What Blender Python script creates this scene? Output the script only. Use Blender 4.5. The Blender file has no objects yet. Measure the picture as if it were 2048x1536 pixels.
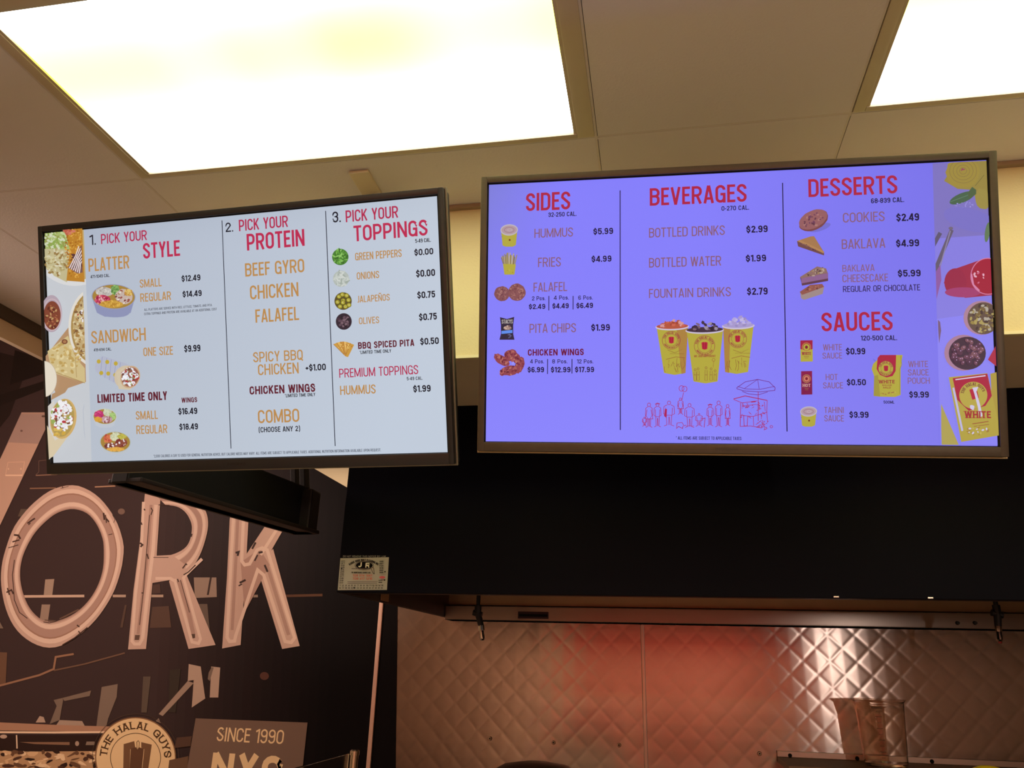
import bpy, math, random
import numpy as np
from mathutils import Vector, Matrix
random.seed(7)
S = bpy.context.scene
COL = S.collection
ZC = 1.60            # eye height; geometry below is given with z relative to the floor
F = 1548.5
YAW, PITCH, ROLL = math.radians(-10.807), math.radians(19.855), math.radians(1.587)
def basis(a, b, g):
    f = np.array([math.sin(a)*math.cos(b), math.cos(a)*math.cos(b), math.sin(b)])
    r = np.array([math.cos(a), -math.sin(a), 0.0]); u = np.cross(r, f)
    return math.cos(g)*r+math.sin(g)*u, -math.sin(g)*r+math.cos(g)*u, f
CR, CU, CF = basis(YAW, PITCH, ROLL)
CAMPOS = np.array([0.0, 0.0, ZC])
# ------------------------------------------------------------------ camera, world, lights, exposure
cd = bpy.data.cameras.new('camera'); cam = bpy.data.objects.new('camera', cd); COL.objects.link(cam)
cam.matrix_world = Matrix([[CR[0], CU[0], -CF[0], 0], [CR[1], CU[1], -CF[1], 0], [CR[2], CU[2], -CF[2], ZC], [0, 0, 0, 1]])
cd.sensor_fit = 'HORIZONTAL'; cd.sensor_width = 36; cd.lens = 36*F/2048; cd.clip_start = 0.01
S.camera = cam
w = bpy.data.worlds.new('world'); S.world = w; w.use_nodes = True
w.node_tree.nodes['Background'].inputs[0].default_value = (1.0, .72, .5, 1); w.node_tree.nodes['Background'].inputs[1].default_value = .02
S.view_settings.view_transform = 'Standard'; S.view_settings.look = 'None'
S.view_settings.exposure = 0; S.view_settings.gamma = 1; S.view_settings.use_curve_mapping = False
def area(name, loc, target, size, sizey, power, color):
    l = bpy.data.lights.new(name, 'AREA'); l.shape = 'RECTANGLE'; l.size = size; l.size_y = sizey; l.energy = power; l.color = color
    o = bpy.data.objects.new(name, l); COL.objects.link(o); o.location = loc
    o.rotation_euler = (Vector(target)-Vector(loc)).to_track_quat('-Z', 'Y').to_euler(); return o
PANEL = 5.1          # radiance of the ceiling light diffusers
area('mural_fill', (-3.0, 1.7, 2.6), (-2.3, 3.6, 1.45), 1.0, .25, 25, (1.0, .73, .62))  # unseen warm area light, put in to raise the mural's brightness
area('left_bounce_fill', (-1.2, -2.2, 2.78), (-1.2, -2.8, 1.2), .6, .6, 34, (1.0, .82, .68))  # added fill on the front wall, for steel reflections and ceiling bounce
area('right_bounce_fill', (.6, -2.2, 2.78), (.4, -2.8, 1.2), .6, .6, 48, (1.0, .86, .76))  # second added fill behind the viewer, lights the red band and the ceiling
area('soffit_fill', (-1.50, 3.1, .96), (-1.42, 3.32, 2.3), .25, .10, 2.0, (1.0, .78, .56)).data.spread = math.radians(62)  # no fixture here; added to lighten the soffit underside left of the hood
area('streak_light', (1.66, -1.0, 1.72), (.72, 3.6, 1.55), 0.035, .12, 5, (1.0, .84, .74))  # unseen source placed where its reflection makes the backsplash streak

# ------------------------------------------------------------------ helpers
def lin(c):
    return tuple(((v/255)/12.92 if v/255 <= .04045 else ((v/255+.055)/1.055)**2.4) for v in c[:3])
MATS = {}
def mat(name, col, rough=.6, metal=0.0, var=.06, scale=8, bump=0.0, spec=.5, aniso=0.0, trans=0.0, emit=0.0, coat=0.0):
    if name in MATS: return MATS[name]
    m = bpy.data.materials.new(name); MATS[name] = m; m.use_nodes = True
    nt = m.node_tree; b = nt.nodes['Principled BSDF']
    b.inputs['Roughness'].default_value = rough; b.inputs['Metallic'].default_value = metal
    b.inputs['Specular IOR Level'].default_value = spec
    b.inputs['Transmission Weight'].default_value = trans; b.inputs['Coat Weight'].default_value = coat
    tc = nt.nodes.new('ShaderNodeTexCoord'); no = nt.nodes.new('ShaderNodeTexNoise'); no.inputs['Scale'].default_value = scale
    no.inputs['Detail'].default_value = 5
    nt.links.new(tc.outputs['Object'], no.inputs['Vector'])
    mx = nt.nodes.new('ShaderNodeMix'); mx.data_type = 'RGBA'
    c = lin(col)
    mx.inputs[6].default_value = (*[v*(1-var) for v in c], 1); mx.inputs[7].default_value = (*[min(1, v*(1+var)) for v in c], 1)
    nt.links.new(no.outputs['Fac'], mx.inputs[0]); nt.links.new(mx.outputs[2], b.inputs['Base Color'])
    if bump:
        bp = nt.nodes.new('ShaderNodeBump'); bp.inputs['Strength'].default_value = bump; bp.inputs['Distance'].default_value = .002
        n2 = nt.nodes.new('ShaderNodeTexNoise'); n2.inputs['Scale'].default_value = 160; nt.links.new(tc.outputs['Object'], n2.inputs['Vector'])
        nt.links.new(n2.outputs['Fac'], bp.inputs['Height']); nt.links.new(bp.outputs['Normal'], b.inputs['Normal'])
    if aniso:
        b.inputs['Anisotropic'].default_value = aniso
        tg = nt.nodes.new('ShaderNodeCombineXYZ'); tg.inputs[2].default_value = 1.0; nt.links.new(tg.outputs[0], b.inputs['Tangent'])
    if emit:
        b.inputs['Emission Color'].default_value = (*c, 1); b.inputs['Emission Strength'].default_value = emit
    return m
def ink(name, emissive, rough=.5):
    if name in MATS: return MATS[name]
    m = bpy.data.materials.new(name); MATS[name] = m; m.use_nodes = True; nt = m.node_tree; b = nt.nodes['Principled BSDF']
    a = nt.nodes.new('ShaderNodeAttribute'); a.attribute_name = 'tint'
    b.inputs['Roughness'].default_value = rough
    if emissive:
        b.inputs['Base Color'].default_value = (.012, .012, .015, 1); nt.links.new(a.outputs['Color'], b.inputs['Emission Color'])
        b.inputs['Emission Strength'].default_value = 1.0; b.inputs['Specular IOR Level'].default_value = .25
    else:
        nt.links.new(a.outputs['Color'], b.inputs['Base Color']); b.inputs['Specular IOR Level'].default_value = .07
    return m
def link(name, me, m, parent=None, smooth=False):
    o = bpy.data.objects.new(name, me); COL.objects.link(o)
    if m: me.materials.append(m)
    if parent: o.parent = parent
    if smooth:
        for p in me.polygons: p.use_smooth = True
    return o
def tag(o, label=None, cat=None, group=None, kind=None):
    if label: o['label'] = label
    if cat: o['category'] = cat
    if group: o['group'] = group
    if kind: o['kind'] = kind
    return o
def thing(name, label, cat, loc=(0, 0, 0), group=None):
    o = bpy.data.objects.new(name, None); COL.objects.link(o); o.location = loc; o.empty_display_size = .1
    return tag(o, label, cat, group)
class MB:
    """collects shapes, builds ONE mesh; world coordinates (parent offset removed in build)"""
    def __init__(s): s.v = []; s.f = []
    def add(s, v, f):
        n = len(s.v); s.v += [tuple(p) for p in v]; s.f += [tuple(i+n for i in q) for q in f]; return s
    def box(s, x0, x1, y0, y1, z0, z1, M=None, bev=0.0):
        if bev:
            b = min(bev, (x1-x0)*.49, (y1-y0)*.49, (z1-z0)*.49); v = []; 
            import bmesh
            bm = bmesh.new(); bmesh.ops.create_cube(bm, size=1)
            for q in bm.verts: q.co = Vector(((x0+x1)/2+q.co.x*(x1-x0), (y0+y1)/2+q.co.y*(y1-y0), (z0+z1)/2+q.co.z*(z1-z0)))
            bmesh.ops.bevel(bm, geom=bm.edges[:], offset=b, segments=2, affect='EDGES', profile=.6)
            bm.verts.index_update(); v = [q.co.copy() for q in bm.verts]; f = [[q.index for q in p.verts] for p in bm.faces]; bm.free()
        else:
            v = [Vector(p) for p in [(x0, y0, z0), (x1, y0, z0), (x1, y1, z0), (x0, y1, z0), (x0, y0, z1), (x1, y0, z1), (x1, y1, z1), (x0, y1, z1)]]
            f = [(0, 3, 2, 1), (4, 5, 6, 7), (0, 1, 5, 4), (1, 2, 6, 5), (2, 3, 7, 6), (3, 0, 4, 7)]
        if M is not None: v = [M @ p for p in v]
        return s.add(v, f)
    def bar(s, p, q, wx, wz, up=(0, 0, 1), bev=0.0):
        p, q = Vector(p), Vector(q); d = q-p; L = d.length; y = d/L; x = y.cross(Vector(up)).normalized(); z = x.cross(y)
        M = Matrix([[x[0], y[0], z[0], p[0]], [x[1], y[1], z[1], p[1]], [x[2], y[2], z[2], p[2]], [0, 0, 0, 1]])
        return s.box(-wx/2, wx/2, 0, L, -wz/2, wz/2, M, bev)
    def tube(s, p, q, r0, r1=None, n=20, cap=True):
        r1 = r0 if r1 is None else r1; p, q = Vector(p), Vector(q); d = (q-p).normalized()
        x = d.orthogonal().normalized(); y = d.cross(x); v = []; f = []
        for c, r in ((p, r0), (q, r1)):
            for i in range(n):
                a = 2*math.pi*i/n; v.append(c+x*math.cos(a)*r+y*math.sin(a)*r)
        for i in range(n): j = (i+1) % n; f.append((i, j, n+j, n+i))
        if cap: f += [tuple(range(n))[::-1], tuple(range(n, 2*n))]
        return s.add(v, f)
    def lathe(s, prof, c=(0, 0, 0), n=36, squash=None):
        v = []; f = []
        for r, z in prof:
            for i in range(n):
                a = 2*math.pi*i/n; k = squash(a, z) if squash else 1
                v.append((c[0]+r*k*math.cos(a), c[1]+r*k*math.sin(a), c[2]+z))
        for j in range(len(prof)-1):
            for i in range(n): k = (i+1) % n; f.append((j*n+i, j*n+k, (j+1)*n+k, (j+1)*n+i))
        return s.add(v, f)
    def build(s, name, m, parent=None, smooth=False):
        me = bpy.data.meshes.new(name)
        off = Vector(parent.matrix_local.translation) if parent and parent.parent is None else Vector()
        if parent and parent.parent is not None: off = parent.parent.location + parent.location
        if parent and parent.parent is None: off = Vector(parent.location)
        me.from_pydata([tuple(Vector(p)-off) for p in s.v], [], s.f); me.update()
        o = link(name, me, m, parent)
        if smooth:
            me.polygons.foreach_set('use_smooth', [True]*len(me.polygons))
            try: me.set_sharp_from_angle(angle=math.radians(35))
            except Exception: pass
        return o
def struct(o): o['kind'] = 'structure'; return o

# ------------------------------------------------------------------ condensed stroke lettering
def arc(cx, cy, rx, ry, a0, a1, n=7):
    return [(cx+rx*math.cos(math.radians(a0+(a1-a0)*i/n)), cy+ry*math.sin(math.radians(a0+(a1-a0)*i/n))) for i in range(n+1)]
GW = dict(zip('ABCDEFGHIJKLMNOPQRSTUVWXYZ', [.46, .45, .44, .45, .36, .35, .45, .47, .13, .28, .45, .35, .60, .48, .45, .44, .45, .46, .43, .40, .45, .45, .66, .44, .43, .38]))
GW.update({'Ñ': .48, '1': .24, '0': .45, '2': .42, '3': .42, '4': .45, '5': .42, '6': .43, '7': .38, '8': .44, '9': .43, '.': .11, ',': .11, '-': .2, '*': .2, '$': .42, '+': .34, '(': .2, ')': .2, ' ': .2, 'c': .35, 's': .34})
def glyph(ch, w, t):
    a, b, lo, hi = t/2, w-t/2, t/2, 1-t/2; m = w/2; r = min((b-a)/2, .26); R = lambda *q: list(q)
    ring = lambda y0, y1: (arc(m, y1-r, b-m, r, 0, 180)+arc(m, y0+r, b-m, r, 180, 360), True)
    if ch == 'O' or ch == '0': return [ring(lo, hi)]
    if ch == 'Q': return [ring(lo, hi), ([(m, .22), (w, -.06)], False)]
    if ch in 'IL1T':
        if ch == 'I': return [([(m, 0), (m, 1)], False)]
        if ch == 'L': return [([(a, 1), (a, lo), (w, lo)], False)]
        if ch == '1': return [([(b, 0), (b, 1)], False), ([(0, .80), (b-.02, .93)], False)]
        return [([(0, hi), (w, hi)], False), ([(m, 0), (m, hi)], False)]
    if ch == 'E': return [([(w, hi), (a, hi), (a, lo), (w, lo)], False), ([(a, .52), (w*.9, .52)], False)]
    if ch == 'F': return [([(w, hi), (a, hi), (a, 0)], False), ([(a, .5), (w*.88, .5)], False)]
    if ch == 'H': return [([(a, 0), (a, 1)], False), ([(b, 0), (b, 1)], False), ([(a, .51), (b, .51)], False)]
    if ch == 'A': return [([(a*.9, 0), (m-t*.08, 1)], False), ([(w-a*.9, 0), (m+t*.08, 1)], False), ([(w*.22, .27), (w*.78, .27)], False)]
    if ch == 'V': return [([(a*.9, 1), (m, 0)], False), ([(w-a*.9, 1), (m, 0)], False)]
    if ch == 'W': return [([(a*.9, 1), (w*.28, 0)], False), ([(w*.28, 0), (m, .98)], False), ([(m, .98), (w*.72, 0)], False), ([(w*.72, 0), (w-a*.9, 1)], False)]
    if ch == 'M': return [([(a, 0), (a, 1)], False), ([(b, 0), (b, 1)], False), ([(a, .98), (m, .08)], False), ([(b, .98), (m, .08)], False)]
    if ch in 'NÑ':
        g = [([(a, 0), (a, 1)], False), ([(b, 0), (b, 1)], False), ([(a, .97), (b, .03)], False)]
        if ch == 'Ñ': g.append(([(w*.2, 1.1), (w*.4, 1.17), (w*.6, 1.11), (w*.8, 1.18)], False))
        return g
    if ch == 'K': return [([(a, 0), (a, 1)], False), ([(a, .36), (b, 1)], False), ([(w*.4, .56), (b, 0)], False)]
    if ch == 'X': return [([(a, 0), (b, 1)], False), ([(b, 0), (a, 1)], False)]
    if ch == 'Y': return [([(a*.9, 1), (m, .42), (m, 0)], False), ([(w-a*.9, 1), (m, .42)], False)]
    if ch == 'Z': return [([(0, hi), (b, hi), (a, lo), (w, lo)], False)]
    if ch == 'B': return [([(a, 0), (a, 1)], False), ([(a, hi)]+arc(b-r, hi-r, r, r, 90, 0)+arc(b-r, .53+r*.8, r, r*.8, 0, -90)+[(a, .53)], False), ([(a, .53)]+arc(b-r, .53-r*.8, r, r*.8, 90, 0)+arc(b-r, lo+r, r, r, 0, -90)+[(a, lo)], False)]
    if ch == 'P': return [([(a, 0), (a, 1)], False), ([(a, hi)]+arc(b-r, hi-r, r, r, 90, 0)+arc(b-r, .42+r, r, r, 0, -90)+[(a, .42)], False)]
    if ch == 'R': return [([(a, 0), (a, 1)], False), ([(a, hi)]+arc(b-r, hi-r, r, r, 90, 0)+arc(b-r, .47+r, r, r, 0, -90)+[(a, .47)], False), ([(w*.52, .47), (b, 0)], False)]
    if ch == 'D': return [([(a, 0), (a, 1)], False), ([(a, hi)]+arc(b-r, hi-r, r, r, 90, 0)+arc(b-r, lo+r, r, r, 0, -90)+[(a, lo)], False)]
    if ch == 'U': return [([(a, 1), (a, lo+r)]+arc(m, lo+r, m-a, r, 180, 360)+[(b, 1)], False)]
    if ch == 'J': return [([(b, 1), (b, lo+r)]+arc(m, lo+r, m-a, r, 0, -150), False)]
    if ch == 'C': return [([(b, .70), (b, hi-r)]+arc(m, hi-r, m-a, r, 0, 180)+arc(m, lo+r, m-a, r, 180, 360)+[(b, .31)], False)]
    if ch == 'G': return [([(b, .72), (b, hi-r)]+arc(m, hi-r, m-a, r, 0, 180)+arc(m, lo+r, m-a, r, 180, 360)+[(b, .48), (w*.5, .48)], False), ([(b, .48), (b, 0)], False)]
    if ch in 'S$':
        g = [([(b, .72), (b, hi-r)]+arc(m, hi-r, m-a, r, 0, 180)+[(a, .68), (b-.01, .36)]+arc(m, lo+r, m-a, r, 0, -180)+[(a, .29)], False)]
        if ch == '$': g = [([(x, y*.88+.06) for x, y in g[0][0]], False), ([(m, .93), (m, 1.07)], False), ([(m, -.07), (m, .07)], False)]
        return g
    if ch == '2': return [([(a, .70), (a, hi-r)]+arc(m, hi-r, m-a, r, 180, 0)+[(b, .66), (a+.02, .12), (a+.02, lo), (w, lo)], False)]
    if ch == '3': return [([(a, .76), (a, hi-r)]+arc(m, hi-r, m-a, r, 180, 0)+arc(m, .53+r*.7, m-a, r*.7, 0, -90)+arc(m, .53-r*.7, m-a, r*.7, 90, 0)+arc(m, lo+r, m-a, r, 0, -180)+[(a, .26)], False)]
    if ch == '4': return [([(w*.72, 0), (w*.72, 1)], False), ([(w*.66, .98), (a*.8, .27), (w, .27)], False)]
    if ch == '5': return [([(w*.95, hi), (a+.02, hi), (a, .50)], False), ([(a, .52)]+arc(m, .60-r*.6, m-a, r*.6, 140, 0)+arc(m, lo+r, m-a, r, 0, -180)+[(a, .27)], False)]
    if ch == '6': return [ring(lo, .53), ([(a, .35), (a, hi-r)]+arc(m, hi-r, m-a, r, 180, 12), False)]
    if ch == '9': return [ring(.47, hi), ([(b, .65), (b, lo+r)]+arc(m, lo+r, m-a, r, 0, -168), False)]
    if ch == '7': return [([(0, hi), (b, hi), (w*.36, 0)], False)]
    if ch == '8': return [ring(lo, .54), ring(.50, hi)]
    if ch == '.': return [([(m, 0), (m, t*1.05)], False)]
    if ch == ',': return [([(m, t), (m, 0), (m-.04, -.12)], False)]
    if ch == '-': return [([(0, .40), (w, .40)], False)]
    if ch == '+': return [([(0, .42), (w, .42)], False), ([(m, .22), (m, .62)], False)]
    if ch == '*': return [([(m+.11*math.cos(k), .85+.11*math.sin(k)), (m-.11*math.cos(k), .85-.11*math.sin(k))], False) for k in (1.57, .52, 2.62)]
    if ch == '(': return [([(b, 1.08), (a, .8), (a, .15), (b, -.13)], False)]
    if ch == ')': return [([(a, 1.08), (b, .8), (b, .15), (a, -.13)], False)]
    if ch == 'c': r2 = min(r, .2); return [([(b, .5), (b, .72-t/2-r2)]+arc(m, .72-t/2-r2, m-a, r2, 0, 180)+arc(m, lo+r2, m-a, r2, 180, 360)+[(b, .24)], False)]
    if ch == 's': r2 = min(r, .15); return [([(b, .52)]+arc(m, .72-t/2-r2, m-a, r2, 0, 180)+[(a, .46), (b, .27)]+arc(m, lo+r2, m-a, r2, 0, -180), False)]
    return []
def ribbon(pts, closed, t):
    P = [np.array(p, float) for p in pts]; Q = [P[0]]
    for p in P[1:]:
        if np.linalg.norm(p-Q[-1]) > 1e-4: Q.append(p)
    if closed and np.linalg.norm(Q[0]-Q[-1]) < 1e-4: Q.pop()
    n = len(Q); V = []; Fc = []
    for i in range(n):
        d0 = Q[i]-Q[i-1] if (i > 0 or closed) else Q[1]-Q[0]
        d1 = Q[(i+1) % n]-Q[i] if (i < n-1 or closed) else Q[-1]-Q[-2]
        d0 = d0/(np.linalg.norm(d0)+1e-12); d1 = d1/(np.linalg.norm(d1)+1e-12)
        n0 = np.array([-d0[1], d0[0]]); n1 = np.array([-d1[1], d1[0]]); mm = n0+n1; L = np.linalg.norm(mm)
        mm = n0 if L < 1e-6 else mm/L
        k = 1/max(.45, float(mm@n0))
        V += [Q[i]+mm*t/2*k, Q[i]-mm*t/2*k]
    for i in range(n if closed else n-1):
        j = (i+1) % n; Fc.append((2*i, 2*i+1, 2*j+1, 2*j))
    return V, Fc
def layout(s, width, weight, h=1.0, gap=None):
    """returns [(char, x, w)] filling width (all in cap heights), thickness"""
    t = weight; g = .055+t*.12 if gap is None else gap
    nat = sum(GW.get(c, .4) for c in s)+g*(len(s)-1)
    fac = width/nat if width else 1.0
    x = 0; out = []
    for c in s:
        out.append((c, x, GW.get(c, .4)*fac)); x += (GW.get(c, .4)+g)*fac
    return out, t*min(1.0, max(.6, fac**.5))

# ------------------------------------------------------------------ flat pictures on a plane (screens, prints, stickers)
class Plane:
    def __init__(s, o, r, u):   # origin, right, up
        s.o, s.r, s.u = map(lambda q: np.array(q, float), (o, r, u)); s.n = np.cross(s.r, s.u)   # n faces the viewer
    def P(s, x, y):
        d = CF + CR*((x-1024)/F) - CU*((y-768)/F)
        k = ((s.o-CAMPOS)@s.n)/(d@s.n); q = CAMPOS+d*k-s.o
        return float(q@s.r), float(q@s.u)
    def W(s, x, y, h=0.0): return s.o+s.r*x+s.u*y+s.n*h
class Art:
    def __init__(s, plane, base=.0004, step=.00002, clip=None):
        s.p = plane; s.v = []; s.f = []; s.c = []; s.h = base; s.step = step; s.clip = None
        if clip: s.clip = [plane.P(*q) for q in clip]
    def _face(s, pts, col):
        if s.clip:
            out = list(pts); C = s.clip; n = len(C)
            area2 = sum(C[i][0]*C[(i+1) % n][1]-C[(i+1) % n][0]*C[i][1] for i in range(n)); sg = 1 if area2 > 0 else -1
            for i in range(n):
                A, B = C[i], C[(i+1) % n]; inp = out; out = []
                ins = lambda p: sg*((B[0]-A[0])*(p[1]-A[1])-(B[1]-A[1])*(p[0]-A[0])) >= 0
                for j in range(len(inp)):
                    P0, P1 = inp[j-1], inp[j]; i0, i1 = ins(P0), ins(P1)
                    if i0 != i1:
                        d0 = (B[0]-A[0])*(P0[1]-A[1])-(B[1]-A[1])*(P0[0]-A[0]); d1 = (B[0]-A[0])*(P1[1]-A[1])-(B[1]-A[1])*(P1[0]-A[0])
                        k = d0/(d0-d1); out.append((P0[0]+(P1[0]-P0[0])*k, P0[1]+(P1[1]-P0[1])*k))
                    if i1: out.append(P1)
                if not out: return
            pts = out
        if len(pts) < 3: return
        n = len(s.v); s.v += [s.p.W(x, y, s.h) for x, y in pts]; s.f.append(tuple(range(n, n+len(pts)))); s.c.append(lin(col))
    def polyL(s, pts, col): s._face(pts, col); s.h += s.step
    def poly(s, pts, col): s.polyL([s.p.P(*q) for q in pts], col)
    def ell(s, cx, cy, rx, ry, col, rot=0, n=24, jag=0.0):
        c, sn = math.cos(math.radians(rot)), math.sin(math.radians(rot)); P = []
        for i in range(n):
            a = 2*math.pi*i/n; k = 1+random.uniform(-jag, jag); x, y = rx*math.cos(a)*k, ry*math.sin(a)*k; P.append((cx+x*c-y*sn, cy+x*sn+y*c))
        s.poly(P, col)
    def line(s, pts, wd, col, closed=False):
        V, Fc = ribbon(pts, closed, wd)
        for q in Fc: s._face([s.p.P(*V[i]) for i in q], col)
        s.h += s.step
    def ring(s, cx, cy, rx, ry, wd, col, n=40, a0=0, a1=360):
        full = a1-a0 >= 360
        s.line([(cx+rx*math.cos(math.radians(a0+(a1-a0)*i/n)), cy+ry*math.sin(math.radians(a0+(a1-a0)*i/n))) for i in range(n if full else n+1)], wd, col, full)
    def specks(s, cx, cy, rx, ry, n, cols, r0, r1, rot=0, asp=1.6):
        c, sn = math.cos(math.radians(rot)), math.sin(math.radians(rot))
        for i in range(n):
            a = random.uniform(0, 6.283); q = math.sqrt(random.random())*.93; x, y = rx*q*math.cos(a), ry*q*math.sin(a)
            r = random.uniform(r0, r1); s.ell(cx+x*c-y*sn, cy+x*sn+y*c, r*asp**.5, r/asp**.5, random.choice(cols), random.uniform(0, 180), 7)
    def _glyphs(s, gl, t, mp, col, serif=False):
        for ch, x, wd in gl:
            G = glyph(ch, wd, t)
            for pts, cl in G:
                V, Fc = ribbon(pts, cl, t)
                for q in Fc: s._face([mp(V[i][0]+x, V[i][1]) for i in q], col)
                s.h += s.step*.4
                if serif and not cl:
                    for (ex, ey) in (pts[0], pts[-1]):
                        if ey < .02 or ey > .98:
                            y0 = 0 if ey < .5 else 1-t*.45
                            s._face([mp(x+ex-t*1.1, y0), mp(x+ex+t*1.1, y0), mp(x+ex+t*1.1, y0+t*.45), mp(x+ex-t*1.1, y0+t*.45)], col)
        s.h += s.step
    def text(s, tx, x0, y0, x1, y1, top, col, weight=.11, serif=False):
        """axis-aligned line of lettering: baseline from (x0,y0) to (x1,y1), cap top above x0"""
        A = s.p.P(x0, y0); B = s.p.P(x1, y1); T = s.p.P(x0, top); h = T[1]-A[1]; yb = (A[1]+B[1])/2
        gl, t = layout(tx, (B[0]-A[0])/h, weight)
        s._glyphs(gl, t, lambda u, v: (A[0]+u*h, yb+v*h), col, serif)
    def atext(s, tx, cx, cy, R, h, a0, a1, col, weight=.13, serif=True, sx=1.0, inward=False):
        """lettering along an arc, angles in degrees clockwise from straight up"""
        L = R*math.radians(abs(a1-a0))/h; gl, t = layout(tx, L, weight)
        def mp(u, v):
            a = math.radians(a0)+(u*h/R)*(1 if a1 > a0 else -1); r = R+(v*h if not inward else -v*h)
            return s.p.P(cx+r*math.sin(a)*sx, cy-r*math.cos(a))
        s._glyphs(gl, t, mp, col, serif)
    def build(s, name, m, parent=None, label=None):
        me = bpy.data.meshes.new(name); off = np.zeros(3)
        q = parent
        while q is not None: off = off+np.array(q.location); q = q.parent
        me.from_pydata([tuple(p-off) for p in s.v], [], s.f)
        at = me.color_attributes.new('tint', 'FLOAT_COLOR', 'CORNER'); buf = []
        for f, c in zip(me.polygons, s.c): buf += [c[0], c[1], c[2], 1.0]*f.loop_total
        at.data.foreach_set('color', buf); me.update()
        o = link(name, me, m, parent)
        if label: o['label'] = label
        return o

# ------------------------------------------------------------------ main dimensions
ZCEIL = ZC+1.23; ZSOF = ZC+.763; YSOF = 1.857; XSOF = -1.43; YHOOD = 2.257; YB = 3.60; XHL = -.948; ZHB = ZC+.187; XR = 2.35; XL = -4.3; YN = -3.2
M_ceil = mat('painted_ceiling_tile', (228, 222, 217), .85, var=.05, scale=3, bump=.25)
M_grid = mat('beige_ceiling_grid', (222, 214, 204), .55)
M_wall = mat('cream_wall_paint', (230, 212, 158), .75, var=.04, scale=5, bump=.3)
M_under = mat('soffit_paint', (216, 196, 168), .8, var=.05, bump=.2)
M_steel = mat('brushed_steel', (170, 160, 150), .5, 1.0, var=.10, scale=14, aniso=.6)
M_quilt = mat('quilted_steel', (186, 170, 163), .22, 1.0, var=.16, scale=4, aniso=.88)
M_black = mat('black_hood_enamel', (8, 8, 19), .5, 0, var=.2, scale=4, spec=.08)
M_blackpl = mat('black_plastic', (22, 20, 22), .4, var=.15)
M_mount = mat('black_powder_coat', (24, 22, 24), .55, var=.15)
M_dark = mat('dark_opening', (6, 5, 5), .9)

# ------------------------------------------------------------------ room shell
fl = struct(MB().box(XL, XR, YN, YB+.1, -.05, 0).build('floor', mat('grey_floor_tile', (165, 152, 140), .4, var=.12, scale=2)))
def shell(name, *a, m=None): return struct(MB().box(*a).build(name, m or M_under))
ZBAY = ZC+1.95; XH = -2.42
shell('wall_left', XL-.08, XL, YN, YB+.1, 0, ZBAY)
struct(MB().box(XL, XH, YN, YB+.1, ZBAY, ZBAY+.06).build('ceiling', M_under))
shell('wall_bay_back', XL, XH-.01, YB, YB+.1, ZCEIL, ZBAY); shell('wall_bay_front', XL, XH-.01, YN-.08, YN, ZCEIL, ZBAY)
shell('wall_right', XR, XR+.08, YN, YB+.1, 0, ZCEIL, m=mat('brown_side_wall', (120, 88, 66), .7))
shell('wall_front', XL, XR, YN-.08, YN, 0, ZCEIL, m=mat('room_wall_paint', (214, 168, 140), .7))
wb = shell('wall_back', XL, XR, YB, YB+.1, 0, ZCEIL, m=mat('back_wall_paint', (140, 110, 85), .7))
# red feature band on the customer side wall (what the steel reflects)
struct(MB().box(-1.25, 1.9, YN, YN+.04, 1.02, 2.15).build('trim_1', mat('red_wall_panel', (206, 56, 46), .5)))
ce = struct(MB().box(XH+.001, XR, YN, YB+.1, ZCEIL+.03, ZCEIL+.09).build('ceiling', mat('ceiling_void', (60, 52, 44), .9)))
GX = [-1.36-.61*k for k in range(5)][::-1]+[-.110, .482, 1.705, XR]
GX = [XH]+[g for g in GX if g > XH+.1]
GY = [1.598-.61*k for k in range(8)][::-1]
GY = [g for g in GY if g > YN+.05]; GY = [YN]+GY+[2.23, 2.84, 3.45, YB]
LIGHTS = [(-1.36, -.110), (.482, 1.705)]; LY = (.988, 1.598)
LIGHTN = [(-.55, -1.5)]  # a further lit bay behind the viewer
def gap_tile(x0, x1, y0, y1):
    g = .0035; mb = MB().box(x0+g, x1-g, y0+g, y1-g, ZCEIL, ZCEIL+.028, None, .0)
    return mb
extra_lights = []
for i in range(len(GX)-1):
    for j in range(len(GY)-1):
        x0, x1, y0, y1 = GX[i], GX[i+1], GY[j], GY[j+1]
        if x0 >= XSOF-.2 and y0 >= YSOF: continue
        cx, cy = (x0+x1)/2, (y0+y1)/2
        if abs(y0-LY[0]) < .01 and any(abs(x0-a) < .01 for a, b in LIGHTS): continue
        if any(abs(x0-a) < .01 for a, b in LIGHTS) and j in (1, 3): extra_lights.append((x0, x1, y0, y1)); continue
        yy = min(y1, YSOF) if x0 >= XSOF-.2 else y1
        gap_tile(x0, x1, y0, yy).build('ceiling_tile', M_ceil, ce)
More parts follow.
